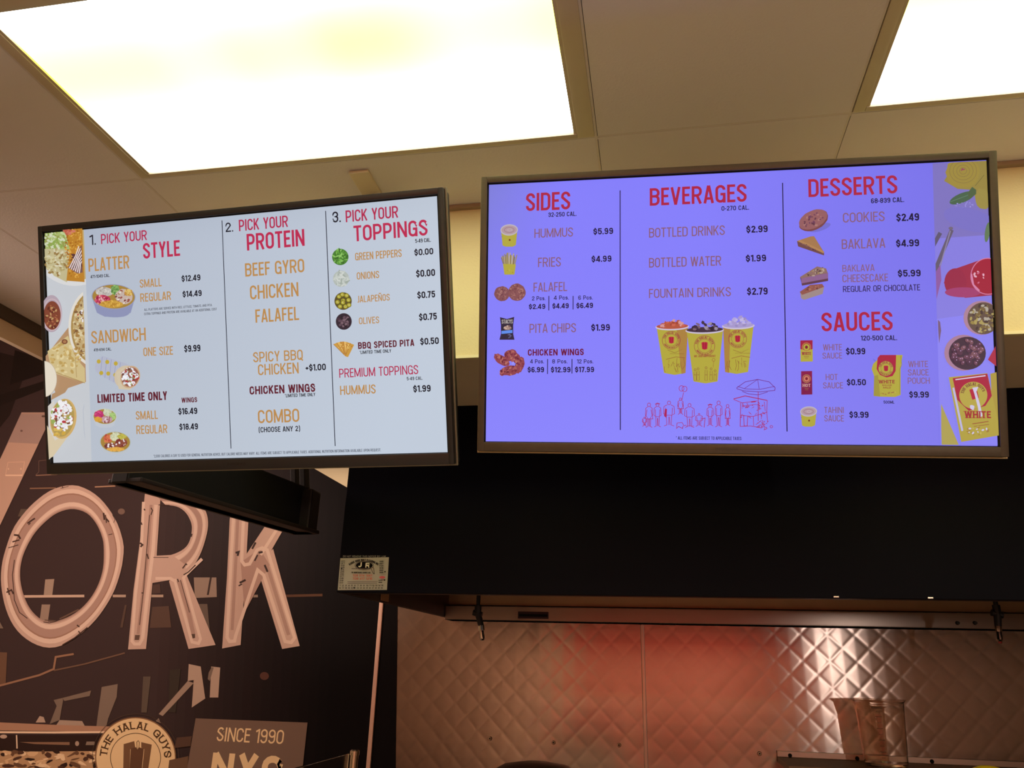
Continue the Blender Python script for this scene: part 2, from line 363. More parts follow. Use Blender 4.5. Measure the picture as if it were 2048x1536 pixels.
# T-grid bars (slightly recessed main runs)
def tbar(*a): MB().box(*a).build('grid_bar', M_grid, ce)
for x in GX[1:-1]:
    tbar(x-.012, x+.002, YN, YSOF if x > XSOF else YB, ZCEIL+.0005, ZCEIL+.02)
for y in GY[1:-1]:
    tbar(XH, XSOF if y > YSOF else XR, y-.002, y+.012, ZCEIL+.0008, ZCEIL+.02)
def diffuser_mat():
    m = bpy.data.materials.new('lit_diffuser'); m.use_nodes = True; nt = m.node_tree; b = nt.nodes['Principled BSDF']
    b.inputs['Base Color'].default_value = (.8, .8, .75, 1); b.inputs['Roughness'].default_value = .5
    tc = nt.nodes.new('ShaderNodeTexCoord'); sx = nt.nodes.new('ShaderNodeSeparateXYZ'); nt.links.new(tc.outputs['Object'], sx.inputs[0])
    def mth(op, x, y=None):
        n = nt.nodes.new('ShaderNodeMath'); n.operation = op
        for i, v in enumerate((x, y)):
            if v is None: continue
            if isinstance(v, (int, float)): n.inputs[i].default_value = v
            else: nt.links.new(v, n.inputs[i])
        return n.outputs[0]
    d = mth('MULTIPLY', mth('ADD', sx.outputs[1], .075), 7.0); band = mth('SUBTRACT', 1.0, mth('MULTIPLY', d, d))
    cx = nt.nodes.new('ShaderNodeCombineXYZ'); nt.links.new(mth('ADD', sx.outputs[0], .37), cx.inputs[0])
    no = nt.nodes.new('ShaderNodeTexNoise'); no.inputs['Scale'].default_value = 3.0; no.inputs['Detail'].default_value = 1; nt.links.new(cx.outputs[0], no.inputs['Vector'])
    val = mth('MULTIPLY', mth('MAXIMUM', band, 0.0), no.outputs['Fac'])
    rp = nt.nodes.new('ShaderNodeValToRGB'); rp.color_ramp.elements[0].position = .0; rp.color_ramp.elements[0].color = (1.0, 1.0, .94, 1)
    rp.color_ramp.elements[1].position = .70; rp.color_ramp.elements[1].color = (.97, .96, .095, 1); e = rp.color_ramp.elements.new(.30); e.color = (1, 1, .19, 1)
    nt.links.new(val, rp.inputs[0])
    nt.links.new(rp.outputs[0], b.inputs['Emission Color']); b.inputs['Emission Strength'].default_value = PANEL
    return m
M_diff = diffuser_mat(); MATS['diff'] = M_diff
M_frame = mat('cream_light_frame', (205, 192, 160), .5)
def troffer(x0, x1, y0, y1, label, group='recessed ceiling light panels'):
    t = thing('ceiling_light', label, 'light', ((x0+x1)/2, (y0+y1)/2, ZCEIL), group)
    a = .030; fx0, fx1, fy0, fy1 = x0+.004, x1-.004, y0+.004, y1-.004
    mb = MB()
    mb.box(fx0, fx0+a-.004, fy0, fy1, ZCEIL-.003, ZCEIL+.02, None, .002); mb.box(fx1-a-.012, fx1, fy0, fy1, ZCEIL-.003, ZCEIL+.02, None, .002)
    mb.box(fx0+a-.004, fx1-a-.012, fy0, fy0+a, ZCEIL-.003, ZCEIL+.02, None, .002); mb.box(fx0+a-.004, fx1-a-.012, fy1-a+.014, fy1, ZCEIL-.003, ZCEIL+.02, None, .002)
    mb.build('frame', M_frame, t, True)
    k = .008
    MB().box(fx1-a-.012-k, fx1-a-.012, fy0+a, fy1-a+.014, ZCEIL-.001, ZCEIL+.015).build('inner_lip', M_frame, t); MB().box(fx0+a-.004, fx0+a-.004+k, fy0+a, fy1-a+.014, ZCEIL-.001, ZCEIL+.015).build('inner_lip', M_frame, t)
    MB().box(fx0+a+.004, fx1-a-.020, fy0+a, fy1-a+.014, ZCEIL+.004, ZCEIL+.012).build('diffuser', M_diff, t)
    return t
troffer(LIGHTS[0][0], LIGHTS[0][1], *LY, 'large lit rectangular ceiling light panel at the upper left, above the white menu screen')
troffer(LIGHTS[1][0], LIGHTS[1][1], *LY, 'lit ceiling light panel cut off by the upper right corner, above the purple menu screen')
for k, q in enumerate(extra_lights):
    troffer(*q, 'lit ceiling light panel behind the viewer, %s row from the menu screens, %s side' % ('second' if q[2] > -2 else 'third', 'left' if q[0] < 0 else 'right'), 'ceiling lights over the customer area')
# soffit above the hood
struct(MB().box(XSOF, XR, YSOF, YSOF+.02, ZSOF, ZCEIL+.03).build('wall_soffit_front', M_wall))
struct(MB().box(XSOF, XR, YSOF+.02, YB, ZSOF, ZSOF+.02).build('wall_soffit_underside', M_under))
struct(MB().box(XSOF, XSOF+.02, YSOF+.02, YB, ZSOF+.02, ZCEIL+.03).build('wall_soffit_side', M_wall))
struct(MB().box(XSOF, XR, YSOF-.006, YSOF+.0, ZSOF-.004, ZSOF+.004).build('trim_2', mat('soffit_corner_bead', (240, 225, 180), .4)))
struct(MB().box(XSOF, XR, YSOF-.014, YSOF-.0005, ZCEIL-.012, ZCEIL-.0005).build('trim_3', mat('ceiling_wall_angle', (165, 145, 115), .6)))
# header beam at left, in front of the mural bay
XH = -2.42
struct(MB().box(XH-.025, XH, YN, YB, ZC+1.115, ZBAY).build('wall_header', M_under))
struct(MB().box(XH, XH+.014, YN, YB, ZC+1.182, ZCEIL-.0005).build('trim_4', mat('dark_header_strip', (72, 60, 52), .6)))  # dark brown strip along the top of the header face

# ------------------------------------------------------------------ mural
PM = Plane((0, YB-.012, ZC), (1, 0, 0), (0, 0, 1))
mural = thing('wall_mural', 'sepia brown photo mural with large neon sign letters, covering the back wall at the left', 'mural', (-2.8, YB-.006, ZC))
MB().box(XL+.02, -1.285, YB-.010, YB-.002, .6, ZBAY-.03).build('backing_sheet', mat('mural_backing', (70, 52, 46), .6), mural)
M_print = ink('mural_print', False, .45)
BG = (72, 57, 56)
def G(k, warm=0): return tuple(int(v) for v in (min(255, 232*k+warm), 200*k+warm*.3, 178*k))
bgA = Art(PM, .0000, .00004)
bgA.polyL([(XL+.02, -.98), (-1.285, -.98), (-1.285, 1.9), (XL+.02, 1.9)], BG)
for k in range(24):   # the print fades to near black towards its right edge
    x0 = 330+k*19; g = min(1, (k+1)/19); c = tuple(int(BG[i]*(1-g)+(17, 13, 14)[i]*g) for i in range(3))
    bgA.poly([(x0+20, 700), (800+k*.01, 700), (790, 1660), (x0-30, 1660)], c)
bgA.poly([(-60, 690), (60, 720), (20, 830), (-60, 930)], (50, 40, 37)); bgA.poly([(30, 700), (95, 722), (95, 745), (20, 770)], (42, 34, 31)); bgA.poly([(0, 790), (95, 760), (95, 775), (0, 812)], (44, 36, 33))
bgA.poly([(58, 1018), (42, 1018), (36, 1033), (46, 1033)], G(.45)); bgA.ell(243, 1023, 7, 6, (135, 110, 98)); bgA.ell(529, 1352, 9, 8, (100, 66, 56))
bgA.line([(60, 977), (112, 976)], 2.5, (150, 115, 92)); bgA.line([(190, 974), (231, 972)], 2.5, (190, 150, 122))
bgA.line([(72, 950), (78, 944), (78, 922), (94, 920)], 1.2, (120, 95, 85)); bgA.line([(72, 951), (114, 949), (115, 944)], 2, (160, 125, 105))
bgA.line([(36, 1193), (169, 1192)], 5, G(.95)); bgA.line([(226, 1192), (252, 1192)], 5, G(.85)); bgA.line([(303, 1192), (327, 1192)], 5, G(.85)); bgA.line([(480, 1193), (516, 1192)], 5, G(.7)); bgA.line([(570, 1192), (645, 1190)], 5, (96, 66, 50))
bgA.poly([(91, 1159), (109, 1158), (105, 1190), (88, 1190)], G(.78)); bgA.poly([(84, 1209), (101, 1209), (96, 1245), (80, 1240)], G(.72))
bgA.poly([(388, 1155), (433, 1155), (434, 1194), (390, 1196)], G(.72)); bgA.poly([(420, 1155), (424, 1155), (418, 1190), (414, 1190)], (70, 55, 50)); bgA.poly([(306, 1170), (320, 1168), (322, 1186), (304, 1188)], (92, 72, 66))
bgA.poly([(305, 1214), (338, 1212), (343, 1255), (300, 1256)], (100, 78, 68)); bgA.poly([(395, 1208), (415, 1208), (420, 1262), (402, 1262)], G(.5)); bgA.poly([(250, 1210), (254, 1210), (246, 1255), (241, 1255)], (100, 80, 70))
bgA.poly([(-60, 1302), (15, 1305), (12, 1368), (-60, 1375)], (120, 90, 72))
bgA.line([(-40, 1382), (20, 1366), (80, 1350), (108, 1338), (112, 1314), (148, 1308)], 4, (165, 125, 100)); bgA.line([(108, 1341), (170, 1328), (250, 1306)], 3, (125, 96, 80))
bgA.line([(150, 1240), (120, 1243), (90, 1240)], 2, (120, 96, 84)); bgA.line([(120, 1238), (140, 1228), (158, 1219)], 3, (120, 96, 84))
for q, k in [([(204, 1374), (236, 1368), (234, 1394), (217, 1437), (211, 1462), (192, 1462)], .62), ([(287, 1353), (302, 1353), (294, 1425), (283, 1425)], .46), ([(340, 1340), (362, 1338), (352, 1425), (338, 1425)], .3),
             ([(378, 1328), (402, 1333), (411, 1397), (384, 1415), (388, 1360), (376, 1362)], .85), ([(423, 1333), (441, 1335), (437, 1395), (420, 1395)], .85), ([(418, 1345), (424, 1334), (428, 1335), (420, 1362), (416, 1358)], .6),
             ([(318, 1428), (326, 1432), (388, 1366), (376, 1362)], .75), ([(108, 1400), (125, 1396), (127, 1400), (120, 1440), (100, 1448), (114, 1412)], .6), ([(125, 1396), (183, 1381), (180, 1392), (130, 1402)], .6),
             ([(72, 1445), (80, 1432), (88, 1434), (92, 1445)], .85), ([(120, 1440), (165, 1442), (172, 1455), (112, 1452)], .8), ([(312, 1442), (318, 1436), (322, 1446)], .7)]:
    bgA.poly(q, G(k))
bgA.poly([(-60, 1442), (120, 1450), (228, 1453), (226, 1464), (-60, 1460)], (190, 146, 120)); bgA.line([(-60, 1464), (110, 1465), (226, 1464)], 4, (255, 222, 190))
bgA.poly([(-60, 1470), (235, 1470), (250, 1502), (-60, 1500)], (58, 42, 38)); bgA.poly([(40, 1484), (140, 1484), (140, 1490), (70, 1488)], (150, 115, 92)); bgA.ell(155, 1487, 4, 5, G(.8)); bgA.poly([(174, 1483), (190, 1483), (190, 1490), (172, 1490)], G(.65))
bgA.line([(34, 1470), (35, 1497)], 2.5, (255, 225, 195)); bgA.ell(8, 1473, 7, 4, G(.9))
bgA.poly([(-60, 1500), (60, 1503), (200, 1502), (215, 1680), (-60, 1680)], (205, 165, 125))
for i in range(60):
    bgA.ell(random.uniform(-10, 200), random.uniform(1503, 1536), random.uniform(3, 13), random.uniform(1.5, 5), random.choice([(90, 62, 50), (120, 88, 66), (255, 222, 180), (235, 195, 150), (60, 44, 38)]), random.uniform(-30, 30), 9, .25)
bgA.poly([(355, 1475), (385, 1472), (382, 1492), (350, 1496)], (96, 72, 60)); bgA.poly([(340, 1520), (378, 1512), (374, 1560), (335, 1560)], (120, 92, 72))
bgA.build('printed_photo', M_print, mural)

def offset_mix(A, B, k):
    def samp(P, n):
        P = [np.array(p, float) for p in P]+[np.array(P[0], float)]; L = [0]
        for i in range(1, len(P)): L.append(L[-1]+np.linalg.norm(P[i]-P[i-1]))
        out = []
        for j in range(n):
            d = L[-1]*j/n; i = max(k2 for k2 in range(len(L)-1) if L[k2] <= d+1e-9); out.append(P[i]+(P[i+1]-P[i])*((d-L[i])/(L[i+1]-L[i])))
        return out
    a, b = samp(A, 72), samp(B, 72); return [tuple(p*(1-k)+q*k) for p, q in zip(a, b)]
def smooth(P, it=2, closed=True):
    for _ in range(it):
        Q = []; n = len(P)
        for i in range(n if closed else n-1):
            p, q = np.array(P[i], float), np.array(P[(i+1) % n], float); Q += [tuple(p*.75+q*.25), tuple(p*.25+q*.75)]
        P = Q
    return P
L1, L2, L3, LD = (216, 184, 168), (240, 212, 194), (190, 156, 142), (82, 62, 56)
# Y
ya = Art(PM, .0035, .00004)
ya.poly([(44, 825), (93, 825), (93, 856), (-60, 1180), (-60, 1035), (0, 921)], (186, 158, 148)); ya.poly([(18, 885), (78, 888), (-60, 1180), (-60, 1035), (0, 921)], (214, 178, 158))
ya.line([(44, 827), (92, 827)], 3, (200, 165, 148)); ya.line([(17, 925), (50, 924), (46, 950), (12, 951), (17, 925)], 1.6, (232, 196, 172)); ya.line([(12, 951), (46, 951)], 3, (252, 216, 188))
ya.ell(44, 862, 2.5, 2, (130, 104, 98)); ya.ell(18, 938, 1.5, 2, (240, 205, 180)); ya.ell(43, 938, 1.5, 2, (240, 205, 180)); ya.ell(88, 833, 4, 2, (110, 88, 80))
ya.poly([(-10, 1240), (0, 1242), (8, 1257), (-10, 1257)], G(.6))
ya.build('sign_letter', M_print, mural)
# O
OUT = [(146, 968), (178, 979), (205, 999), (234, 1040), (248, 1083), (249, 1105), (243, 1144), (225, 1195), (186, 1250), (137, 1287), (103, 1298), (68, 1289), (33, 1262), (12, 1221), (2, 1168), (4, 1131), (10, 1105), (25, 1060), (43, 1033), (68, 1005), (104, 978)]
INN = [(148, 1017), (176, 1025), (195, 1048), (207, 1077), (209, 1100), (208, 1139), (195, 1178), (170, 1213), (137, 1236), (103, 1245), (82, 1240), (59, 1217), (45, 1182), (40, 1148), (45, 1115), (59, 1084), (76, 1058), (107, 1030), (127, 1021)]
OUT = smooth(OUT, 2); INN = smooth(INN, 2)
oa = Art(PM, .0035, .00004)
def band(art, A, B, k0, k1, col):
    a, b = offset_mix(A, B, k0), offset_mix(A, B, k1)
    for i in range(72):
        j = (i+1) % 72; art._face([art.p.P(*a[i]), art.p.P(*a[j]), art.p.P(*b[j]), art.p.P(*b[i])], col)
    art.h += art.step
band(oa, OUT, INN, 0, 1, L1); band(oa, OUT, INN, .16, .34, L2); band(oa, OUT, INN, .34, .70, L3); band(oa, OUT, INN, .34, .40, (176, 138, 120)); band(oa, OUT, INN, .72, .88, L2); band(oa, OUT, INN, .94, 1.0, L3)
M_ = lambda pts: [tuple(p) for p in pts]
for pts, wd in [([(120, 973), (140, 969)], 1.5), ([(122, 977), (138, 973)], 1), ([(226, 1030), (231, 1040), (228, 1046)], 1), ([(30, 1120), (26, 1150), (30, 1200), (40, 1225), (56, 1237)], 1.6), ([(14, 1185), (24, 1180), (28, 1188)], 3), ([(16, 1176), (20, 1190)], 2.5),
                ([(29, 1070), (38, 1071), (42, 1078)], 3.5), ([(26, 1084), (40, 1080)], 2.5), ([(56, 1047), (66, 1040), (71, 1037)], 3), ([(58, 1050), (62, 1046)], 2), ([(208, 1026), (210, 1040)], 3.5), ([(214, 1038), (219, 1044)], 3), ([(212, 1030), (214, 1046)], 2), ([(125, 971), (127, 977)], 1.5),
                ([(155, 1250), (160, 1254)], 2.5), ([(126, 1290), (150, 1276), (176, 1255)], 2.2), ([(88, 1244), (100, 1246), (112, 1243), (140, 1232)], 1.6), ([(18, 1096), (38, 1090)], 1.5), ([(158, 1262), (162, 1268)], 2), ([(218, 1070), (226, 1068)], 1.2)]:
    oa.line(pts, wd, LD)
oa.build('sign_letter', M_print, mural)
# R
ra = Art(PM, .0035, .00004)
ra.poly([(291, 985), (322, 992), (314, 1115), (306, 1164), (293, 1298), (257, 1299), (268, 1180), (281, 1081)], L1)
bo = [(291, 988), (340, 988), (385, 996), (410, 1015), (418, 1040), (415, 1070), (399, 1118), (371, 1152), (306, 1165)]
bi = [(321, 1011), (352, 1011), (372, 1023), (384, 1045), (385, 1062), (380, 1085), (368, 1100), (340, 1112), (307, 1115)]
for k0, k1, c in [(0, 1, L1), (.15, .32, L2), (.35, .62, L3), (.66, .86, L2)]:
    n = len(bo); a = [np.array(bo[i])*(1-k0)+np.array(bi[i])*k0 for i in range(n)]; b = [np.array(bo[i])*(1-k1)+np.array(bi[i])*k1 for i in range(n)]
    a = smooth([tuple(p) for p in a], 2, False); b = smooth([tuple(p) for p in b], 2, False)
    for i in range(len(a)-1): ra._face([PM.P(*a[i]), PM.P(*a[i+1]), PM.P(*b[i+1]), PM.P(*b[i])], c)
    ra.h += ra.step
ra.poly([(306, 1112), (345, 1110), (372, 1130), (372, 1155), (306, 1166)], L1)
ra.poly([(339, 1163), (360, 1130), (374, 1150), (432, 1290), (378, 1298)], L1)
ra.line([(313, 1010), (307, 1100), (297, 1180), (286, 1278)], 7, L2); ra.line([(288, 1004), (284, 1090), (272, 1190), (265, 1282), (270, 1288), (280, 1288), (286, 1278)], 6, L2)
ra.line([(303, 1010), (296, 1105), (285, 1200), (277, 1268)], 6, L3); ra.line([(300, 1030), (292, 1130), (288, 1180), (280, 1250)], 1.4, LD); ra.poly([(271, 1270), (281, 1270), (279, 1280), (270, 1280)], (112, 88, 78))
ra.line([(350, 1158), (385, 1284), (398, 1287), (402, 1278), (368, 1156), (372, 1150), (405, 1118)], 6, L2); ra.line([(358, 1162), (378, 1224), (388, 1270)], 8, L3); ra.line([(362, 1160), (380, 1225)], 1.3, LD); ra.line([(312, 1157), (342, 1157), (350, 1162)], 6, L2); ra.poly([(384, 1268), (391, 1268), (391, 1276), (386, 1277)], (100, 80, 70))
for pts, wd in [([(303, 1016), (306, 1021), (303, 1030)], 2), ([(289, 1018), (291, 1021)], 2.5), ([(283, 1045), (285, 1050)], 2.5), ([(281, 1086), (286, 1090), (282, 1094)], 3.5), ([(366, 1137), (373, 1128), (375, 1130)], 2.5), ([(368, 1150), (378, 1144), (392, 1130)], 2.2), ([(385, 1068), (383, 1074)], 2.5), ([(308, 1115), (338, 1115)], 1.2), ([(318, 1010), (340, 1011)], 1.6), ([(356, 1158), (358, 1164)], 2.5), ([(295, 1108), (298, 1118)], 2.5), ([(284, 1186), (288, 1186)], 2)]:
    ra.line(pts, wd, LD)
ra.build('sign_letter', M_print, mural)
# K
ka = Art(PM, .0035, .00004)
ka.poly([(466, 985), (500, 990), (494, 1110), (482, 1290), (445, 1297), (455, 1150), (460, 1042)], L1)
ka.poly([(486, 1120), (580, 978), (610, 982), (606, 992), (545, 1098), (505, 1160), (484, 1165)], L1)
ka.poly([(505, 1130), (547, 1098), (600, 1292), (565, 1298), (516, 1138)], L1)
ka.poly([(482, 1125), (520, 1098), (540, 1130), (490, 1225)], (190, 154, 140))
ka.line([(470, 1000), (464, 1100), (455, 1275), (460, 1283), (470, 1282), (472, 1272), (516, 1140), (528, 1150), (571, 1283), (583, 1285), (590, 1276), (535, 1100), (525, 1096), (515, 1100), (500, 1128), (490, 1130), (484, 1122), (489, 1005)], 6.5, L2)
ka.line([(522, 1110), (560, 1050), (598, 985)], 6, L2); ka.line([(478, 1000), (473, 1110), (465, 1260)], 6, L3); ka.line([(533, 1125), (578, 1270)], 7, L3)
for pts, wd in [([(472, 1106), (478, 1104), (476, 1112)], 4), ([(512, 1085), (505, 1098)], 4), ([(518, 1106), (526, 1104)], 4), ([(480, 1166), (492, 1160)], 4), ([(530, 1130), (536, 1144)], 4), ([(592, 998), (596, 990)], 3), ([(516, 1110), (510, 1122)], 3), ([(478, 1172), (485, 1168)], 2.5)]:
    ka.line(pts, wd, (70, 54, 50))
ka.poly([(578, 962), (614, 960), (608, 978), (582, 980)], (66, 50, 44))
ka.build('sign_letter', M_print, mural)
# round badge
ba = Art(PM, .0052, .00004); bx, by, BR = 272.5, 1515, 81
GOLD, INKB = (255, 222, 172), (92, 66, 46)
ba.ring(bx, by, 86.5, 87, .8, (96, 76, 62), 64); ba.ell(bx, by, BR, BR, (150, 112, 82), 0, 64); ba.ell(bx, by, BR-2.5, BR-2.5, GOLD, 0, 64); ba.ring(bx, by, 50, 48.5, 1.3, INKB, 56)
ba.atext('THE HALAL GUYS', bx, by, 57, 15, -87, 90, INKB, .17)
ba.poly([(249, 1488), (270, 1482), (272, 1495), (262, 1498), (259, 1600), (247, 1600)], (132, 98, 72)); ba.poly([(305, 1489), (284, 1484), (284, 1495), (290, 1498), (280, 1600), (289, 1600)], (132, 98, 72))
ba.poly([(263, 1497), (274, 1494), (276, 1500), (279, 1494), (289, 1497), (279, 1600), (258, 1600)], (112, 80, 60)); ba.line([(276, 1500), (275, 1484), (278, 1481), (280, 1484), (279, 1500)], 1, (100, 72, 52), False)
ba.build('round_badge', M_print, mural, 'pale gold round badge with arched serif lettering')
sa = Art(PM, .0052, .00004)
sa.poly([(392.6, 1436.5), (616, 1445), (597, 1620), (361, 1620)], (132, 108, 94))
sa.text('SINCE 1990', 433.5, 1482, 567, 1488, 1454, GOLD, .12); sa.text('NYC', 420, 1560, 563, 1565, 1506, GOLD, .26)
sa.build('lettered_sign', M_print, mural, 'brown rectangular printed sign with gold lettering')

# ------------------------------------------------------------------ quilted backsplash
def quilt(x0, x1, z0, z1, name, parent):
    st = .0062; nx = int((x1-x0)/st); nz = int((z1-z0)/st); X = np.linspace(x0, x1, nx+1); Z = np.linspace(z0, z1, nz+1)
    XX, ZZ = np.meshgrid(X, Z, indexing='ij'); P = .106
    U = ((XX+ZZ)/P) % 1-.5; V = ((XX-ZZ)/P) % 1-.5
    m = np.maximum(np.abs(U), np.abs(V))*2
    H = .0004*np.clip((1-m)*5.5, 0, 1)**.8+.00032*(1-m)
    H += .0022*np.sin(XX*3.1+1)*np.sin(ZZ*4.2+.6)   # the sheet is slightly wavy
    YY = YB-.010-H
    co = np.stack([XX, YY, ZZ], -1).reshape(-1, 3)-np.array(parent.location)
    idx = np.arange((nx+1)*(nz+1)).reshape(nx+1, nz+1)
    f = np.stack([idx[:-1, :-1], idx[1:, :-1], idx[1:, 1:], idx[:-1, 1:]], -1).reshape(-1, 4)
    me = bpy.data.meshes.new(name); me.from_pydata(co.tolist(), [], f.tolist()); me.update()
    o = link(name, me, M_quilt, parent); me.polygons.foreach_set('use_smooth', [True]*len(me.polygons)); return o
bs = thing('backsplash', 'quilted stainless steel backsplash of diamond-embossed sheets under the black hood', 'backsplash', (0, YB, 1.0))
ZQ0 = ZC-.62
o = quilt(-1.268, -.082, ZQ0, ZC+.27, 'steel_sheet', bs); o = quilt(-.070, XR-.01, ZQ0, ZC+.27, 'steel_sheet', bs)
MB().box(-1.268, XR-.01, YB-.006, YB-.001, .92, ZQ0).build('lower_sheet', M_quilt, bs)
MB().box(-.084, -.068, YB-.018, YB-.002, .92, ZC+.25, None, .003).build('seam_strip', mat('seam_steel', (200, 178, 165), .35, 1.0), bs)
MB().box(-1.286, -1.266, YB-.022, YB-.001, .92, ZC+.27, None, .004).build('edge_trim', mat('satin_edge_trim', (225, 185, 165), .45, .6), bs)
PB = Plane((0, YB-.014, ZC), (1, 0, 0), (0, 0, 1))
for (x, y) in [(980, 1477), (1107, 1485), (1238, 1490), (1519, 1507)]:
    a, b = PB.P(x, y); c = Vector((a, YB-.016, ZC+b))
    MB().tube(c, c+Vector((0, -.003, 0)), .0085, .006, 16).build('screw', mat('screw_washer', (190, 165, 140), .4, 1.0), bs)
    MB().tube(c+Vector((0, -.0025, 0)), c+Vector((0, -.0042, 0)), .0034, .0034, 12).build('screw_hole', M_dark, bs)

# ------------------------------------------------------------------ extractor hood
hood = thing('extractor_hood', 'long black extractor hood hanging over the quilted steel backsplash', 'hood', (.7, 2.9, ZHB))
MB().box(XHL, XR-.01, YHOOD, YHOOD+.02, ZHB, ZSOF, None, .002).build('front_panel', M_black, hood)
M_inner = mat('hood_inner_steel', (74, 66, 62), .45, 1.0, var=.12, scale=6)
MB().box(XHL, XHL+.018, YHOOD+.02, YB-.03, ZHB, ZSOF).build('side_panel', M_inner, hood)
MB().box(XR-.03, XR-.012, YHOOD+.02, YB-.03, ZHB, ZSOF).build('side_panel', M_inner, hood)
MB().box(XHL+.018, XR-.03, YB-.10, YB-.04, ZHB+.055, ZSOF-.01).build('rear_plenum', mat('plenum_steel', (185, 165, 138), .40, 1.0, var=.1, aniso=.5), hood)
MB().box(XHL+.018, XR-.03, YB-.16, YB-.03, ZHB-.012, ZHB+.048, None, .003).build('grease_gutter', mat('gutter_steel', (165, 152, 144), .28, 1.0, var=.08, aniso=.7), hood)
MB().box(XHL+.018, XR-.03, YHOOD+.02, YHOOD+.05, ZHB, ZHB+.012, None, .003).build('bottom_lip', M_inner, hood)
PHP = Plane((0, YHOOD, ZC), (1, 0, 0), (0, 0, 1)); PG = Plane((0, YB-.162, ZC), (1, 0, 0), (0, 0, 1))
a0 = PG.P(1036, 1237); a1 = PG.P(1097, 1224)
pl = MB().box(a0[0], a1[0], YB-.165, YB-.160, ZC+a0[1], ZC+a1[1], None, .002).build('label_plate', mat('dull_plate', (70, 58, 62), .4, .8), hood)
MB().box(a0[0]+.004, a1[0]-.004, YB-.1665, YB-.1648, ZC+a0[1]+.008, ZC+a1[1]-.010).build('plate_slot', M_dark, pl)
a0 = PG.P(1337, 1248)
MB().box(a0[0], a0[0]+.03, YB-.165, YB-.157, ZC+a0[1]-.004, ZC+a0[1]+.002, None, .001).build('drain_tab', M_dark, hood)
for px in (1915, 1950):
    q = PG.P(px, 1246); MB().tube((q[0], YB-.16, ZC+q[1]), (q[0], YB-.172, ZC+q[1]), .008, .006, 12).build('bolt', M_mount, hood, True)
MB().box(XHL+.018, XHL+.021, 2.60, 2.675, ZHB+.004, ZHB+.05).build('tape_piece', mat('beige_tape', (200, 150, 110), .6), hood)
for px in (1672, 1860):
    q = PHP.P(px, 1195); MB().box(q[0]-.007, q[0]+.007, YHOOD-.005, YHOOD+.001, ZHB+.001, ZHB+.005, None, .001).build('clip', mat('bright_clip', (240, 232, 225), .25, 1.0), hood)
# nozzles
def nozzle(px, label, tip):
    y = 2.95; d = CF+CR*((px[0]-1024)/F)-CU*((px[1]-768)/F); p = CAMPOS+d*(y/d[1]); e = CF+CR*((px[2]-1024)/F)-CU*((px[3]-768)/F); q = CAMPOS+e*(y/e[1]); p, q = Vector(p), Vector(q)
    t = thing('fire_nozzle', label, 'nozzle', (p.x, y, ZSOF), 'fire suppression nozzles under the hood')
    j = p+(q-p)*.42
    MB().tube((p.x, y, ZSOF-.002), (p.x, y, j.z+.02), .0075, .0075, 16).build('drop_pipe', M_mount, t, True)
    MB().tube((p.x, y, j.z+.035), (p.x, y, j.z+.005), .013, .013, 8).tube((p.x-.018, y, j.z+.01), (p.x+.016, y, j.z+.002), .011, .011, 12).tube((p.x, y, j.z+.008), j+(q-j)*.42, .012, .011, 14).build('elbow_joint', M_mount, t, True)
    n = j+(q-j)*.40
    MB().tube(n, n+(q-n)*.35, .0115, .0115, 8).tube(n+(q-n)*.35, q-(q-n)*.12, .0085, .0095, 18).tube(q-(q-n)*.12, q, .0095, .006, 18).build('nozzle_tip', mat('chrome', (225, 215, 205), .12, 1.0), t, True)
    if tip: MB().tube(q, q+(q-n)*.12, .006, .005, 14).build('nozzle_cap', mat('red_cap', (150, 40, 36), .5), t, True)
nozzle((957, 1195, 965, 1281), 'chrome fire nozzle on a black pipe near the left end of the hood', False)
nozzle((1989, 1195, 2000, 1283), 'chrome fire nozzle with dull red cap at the right edge, under the hood', True)
# sticker on hood
PH = Plane((0, YHOOD, ZC), (1, 0, 0), (0, 0, 1))
st = Art(PH, .0008, .00003); K = (40, 38, 38)
st.poly([(681, 1116.5), (778, 1114.5), (774, 1180), (675.5, 1180.5)], (178, 172, 160))
st.text('DO NOT REMOVE THIS NOTICE BY LAW', 686, 1115.6, 772, 1113.6, 1112, (150, 145, 138), .14)
st.atext('RANGE HOOD DUCT CLEANING INC', 728, 1170, 48, 4.2, -36, 36, K, .2, False)
st.ell(729, 1131.5, 19.5, 9, (178, 172, 160)); st.ring(729, 1131, 18.5, 8.6, .9, K); st.ell(729, 1131, 17, 7.6, (16, 14, 16)); st.text('J', 716, 1135, 723.5, 1134.6, 1125, (238, 226, 200), .26); st.text('R', 731, 1135.6, 740, 1135.2, 1126, (238, 226, 200), .24)
st.line([(704, 1137.2), (742, 1137)], 1, (90, 70, 66)); st.line([(743, 1138), (747, 1147), (749, 1148), (748, 1137), (746, 1134)], .9, K)
st.text('FOR MAINTENANCE SERVICE CALL', 703, 1147, 742, 1146.4, 1144, K, .2); st.text('708 574 1947', 706, 1153.6, 745, 1153, 1149.4, (215, 92, 66), .16); st.text('708 417 1215', 706, 1160, 745, 1159.4, 1155.8, (215, 92, 66), .16)
st.line([(696, 1163.8), (756, 1163.2)], .8, (90, 70, 80)); st.line([(696, 1167), (755, 1166.4)], .8, (80, 74, 74))
for i in range(11): st.text('2'+str(i % 10), 683+(-.35*i), 1124+4.3*i, 690.5-.35*i, 1124+4.3*i, 1121.2+4.3*i, K, .2)
for i in range(15):
    st.text(str(i+1), 679.5+6*i, 1173, 682.2+6*i+(1.6 if i > 8 else 0), 1173, 1169.8, K, .2); st.text(str(16+i), 679+6*i, 1177.8, 682.6+6*i, 1177.8, 1174.8, K, .2)
